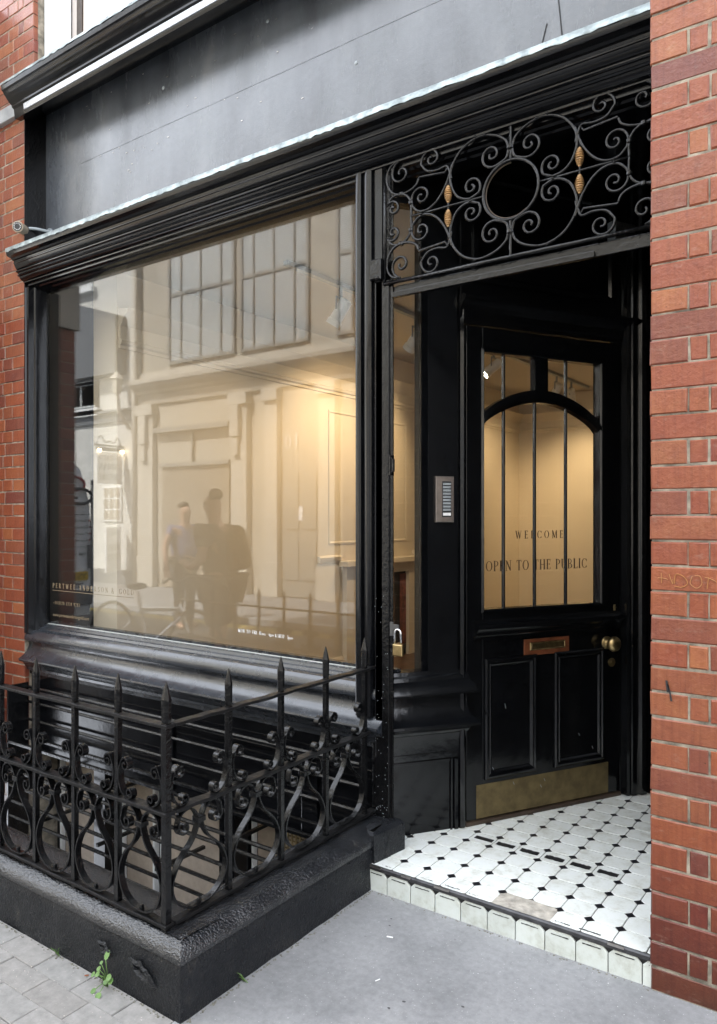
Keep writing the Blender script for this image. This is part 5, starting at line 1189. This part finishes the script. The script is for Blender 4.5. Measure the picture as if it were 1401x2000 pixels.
def clothes(J, Rr, top, bottom, hair, sleeve=.55, short=.95):
    ex = []
    L = lambda a, b_, t: tuple(x+(y-x)*t for x, y in zip(J[a], J[b_]))
    js = {'pelvis': J['pelvis'], 'waist': J['waist'], 'chest': J['chest'], 'collar': L('chest', 'neck', .75)}; rs = {'pelvis': (.19, .16), 'waist': (.19, .16), 'chest': (.215, .165), 'collar': .10}; es = [('pelvis', 'waist'), ('waist', 'chest'), ('chest', 'collar')]
    for n_ in 'LR':
        js['sh'+n_] = J['sh'+n_]; js['sl'+n_] = L('sh'+n_, 'el'+n_, sleeve); rs['sh'+n_] = .085; rs['sl'+n_] = .075; es += [('chest', 'sh'+n_), ('sh'+n_, 'sl'+n_)]
    ex.append(('shirt', js, es, rs, top))
    js = {'pelvis': J['pelvis']}; rs = {'pelvis': (.18, .15)}; es = []
    for n_ in 'LR':
        js['hip'+n_] = J['hip'+n_]; js['kn'+n_] = L('hip'+n_, 'kn'+n_, short); rs['hip'+n_] = .125; rs['kn'+n_] = .115; es += [('pelvis', 'hip'+n_), ('hip'+n_, 'kn'+n_)]
    if short > 1:
        for n_ in 'LR': js['kn'+n_] = J['kn'+n_]; rs['kn'+n_] = .075; js['an'+n_] = J['an'+n_]; rs['an'+n_] = .065; es.append(('kn'+n_, 'an'+n_))
    ex.append(('trousers', js, es, rs, bottom))
    h = J['head']; cr_ = J['crown']
    ex.append(('hair', {'a': (h[0]-.045, 0, h[2]+.01), 'b': (cr_[0]-.02, 0, cr_[2]+.015), 'c': (cr_[0]+.04, 0, cr_[2]-.005)}, [('a', 'b'), ('b', 'c')], {'a': .092, 'b': .085, 'c': .06}, hair, 2))
    return ex
J, Ed, Rr = person_parts(1.0, ((.06, .24, 1.14), (.27, .14, 1.10), (.34, .10, 1.13)), ((.05, -.26, 1.13), (.27, -.12, 1.07), (.34, -.07, 1.10)), lean=.06)
ex = clothes(J, Rr, 'cloth_black', 'cloth_black', 'hair', .6, .98)
pr_, T = figure('person', (-5.05, -2.15, -.11), pi-.25, J, Ed, Rr, 'skin', 'person in dark clothes with a backpack looking down at a phone, reflected in the pane', ex)
bpv = [T(p) for p in ((-.27, -.14, 1.06), (-.27, .14, 1.06), (-.12, .15, 1.03), (-.12, -.15, 1.03), (-.21, -.11, 1.44), (-.21, .11, 1.44), (-.10, .12, 1.47), (-.10, -.12, 1.47))]
MB().add(bpv, [(0, 1, 2, 3), (4, 5, 6, 7), (0, 1, 5, 4), (1, 2, 6, 5), (2, 3, 7, 6), (3, 0, 4, 7)]).build('backpack', 'cloth_black', pr_, bevel=.06)
q = T((.42, .0, 1.13)); MB().lathe(q, (0, 0, 1), [(.04, 0), (.04, .01)], 4).build('phone', 'ink_black', pr_)
J, Ed, Rr = person_parts(.97, ((.02, .30, 1.12), (.10, .32, .90), (.13, .33, .83)), ((.06, -.27, 1.14), (.20, -.14, 1.30), (.16, -.08, 1.36)), lean=.02)
figure('person', (-8.0, -4.3, -.11), .2, J, Ed, Rr, 'skin', 'person in a blue shirt with one hand raised, reflected in the pane', clothes(J, Rr, 'cloth_blue', 'cloth_grey', 'hair', .5, 1.05))
BK = thing('bicycle', (-5.1, -1.42, 0), 'silver framed bicycle leaning at the kerb outside the railing, seen reflected', 'bicycle')
yb = -1.45; 
for x in (-5.68, -4.62):
    wl = MB().tube([(x+.33*cos(a*pi/20), yb, .33+.33*sin(a*pi/20)) for a in range(41)], .017, 6, False).build('wheel', 'tyre', BK, smooth='all')
    mb = MB()
    for a in range(12): mb.tube([(x, yb, .33), (x+.32*cos(a*pi/6), yb, .33+.32*sin(a*pi/6))], .0015, 4)
    mb.build('spokes', 'chrome', wl)
MB().tube([(-5.30, yb, .62), (-4.80, yb, .66)], .017).tube([(-5.22, yb, .30), (-4.78, yb, .60)], .018).tube([(-5.34, yb, .78), (-5.22, yb, .30)], .015).tube([(-5.68, yb, .33), (-5.22, yb, .30)], .01).tube([(-5.68, yb, .33), (-5.30, yb, .62)], .008).tube([(-4.81, yb, .70), (-4.75, yb, .55), (-4.62, yb, .33)], .014).build('frame', 'chrome', BK, smooth=True)
MB().tube([(-4.81, yb, .70), (-4.83, yb, .88)], .012).tube([(-4.70, yb-.26, .90), (-4.80, yb-.12, .92), (-4.83, yb, .88), (-4.80, yb+.12, .92), (-4.70, yb+.26, .90)], .011).build('handlebar', 'ink_black', BK, smooth=True)
MB().lathe((-5.36, yb, .79), (0, 0, 1), [(.03, 0), (.09, .02), (.08, .05), (.03, .06)], 12).build('saddle', 'ink_black', BK, smooth=True)

# ================================================================== SKY, SUN, CAMERA
wd_ = bpy.data.worlds.new('World'); S.world = wd_; wd_.use_nodes = True; nt = wd_.node_tree
bg = nt.nodes['Background']; sky = N(nt, 'ShaderNodeTexSky', sky_type='NISHITA')
EL, AZ = radians(50), radians(-20)
sky.sun_disc = False; sky.sun_elevation = EL; sky.sun_rotation = AZ; sky.air_density = 1.0; sky.dust_density = 3.0; sky.ozone_density = .6
hs_ = N(nt, 'ShaderNodeHueSaturation'); hs_.inputs['Saturation'].default_value = .42
nt.links.new(sky.outputs['Color'], hs_.inputs['Color'])
tc = N(nt, 'ShaderNodeTexCoord'); mp = N(nt, 'ShaderNodeMapping'); mp.inputs['Scale'].default_value = (1, 1, 1.8); nt.links.new(tc.outputs['Generated'], mp.inputs['Vector'])
cn = noise(nt, mp.outputs['Vector'], 2.6, 7, .6)
cloud = ramp(nt, noise(nt, mp.outputs['Vector'], 5.0, 5, .6), [(.3, (.74, .78, .84)), (.7, (1, 1, 1))])
cloud = mixc(nt, 1.0, cloud, (9.6, 9.9, 10.5), 'MULTIPLY')
nt.links.new(mixc(nt, ramp(nt, cn, [(.24, 0), (.40, 1)]), hs_.outputs['Color'], cloud), bg.inputs['Color']); bg.inputs['Strength'].default_value = .12
sl = bpy.data.lights.new('sun', 'SUN'); sl.energy = 5; sl.angle = radians(2); sl.color = (1, .97, .92)
so = bpy.data.objects.new('sun', sl); COL.objects.link(so); so.location = (0, -5, 12)
dvec = Vector((sin(AZ)*cos(EL), cos(AZ)*cos(EL), sin(EL)))
so.rotation_euler = dvec.to_track_quat('Z', 'Y').to_euler()
cd = bpy.data.cameras.new('camera'); cam = bpy.data.objects.new('camera', cd); COL.objects.link(cam)
cam.location = (0, -2.534, 1.42); cam.rotation_euler = (radians(90), 0, radians(35.64))
cd.sensor_fit = 'VERTICAL'; cd.sensor_height = 24; cd.sensor_width = 24; cd.lens = 24*1476/2000; cd.shift_y = 9/2000; cd.clip_start = .05; cd.clip_end = 600
S.camera = cam
S.view_settings.view_transform = 'Standard'; S.view_settings.look = 'None'; S.view_settings.gamma = 1; S.view_settings.exposure = 2.15
try: S.cycles.max_bounces = 10; S.cycles.transparent_max_bounces = 16
except Exception: pass
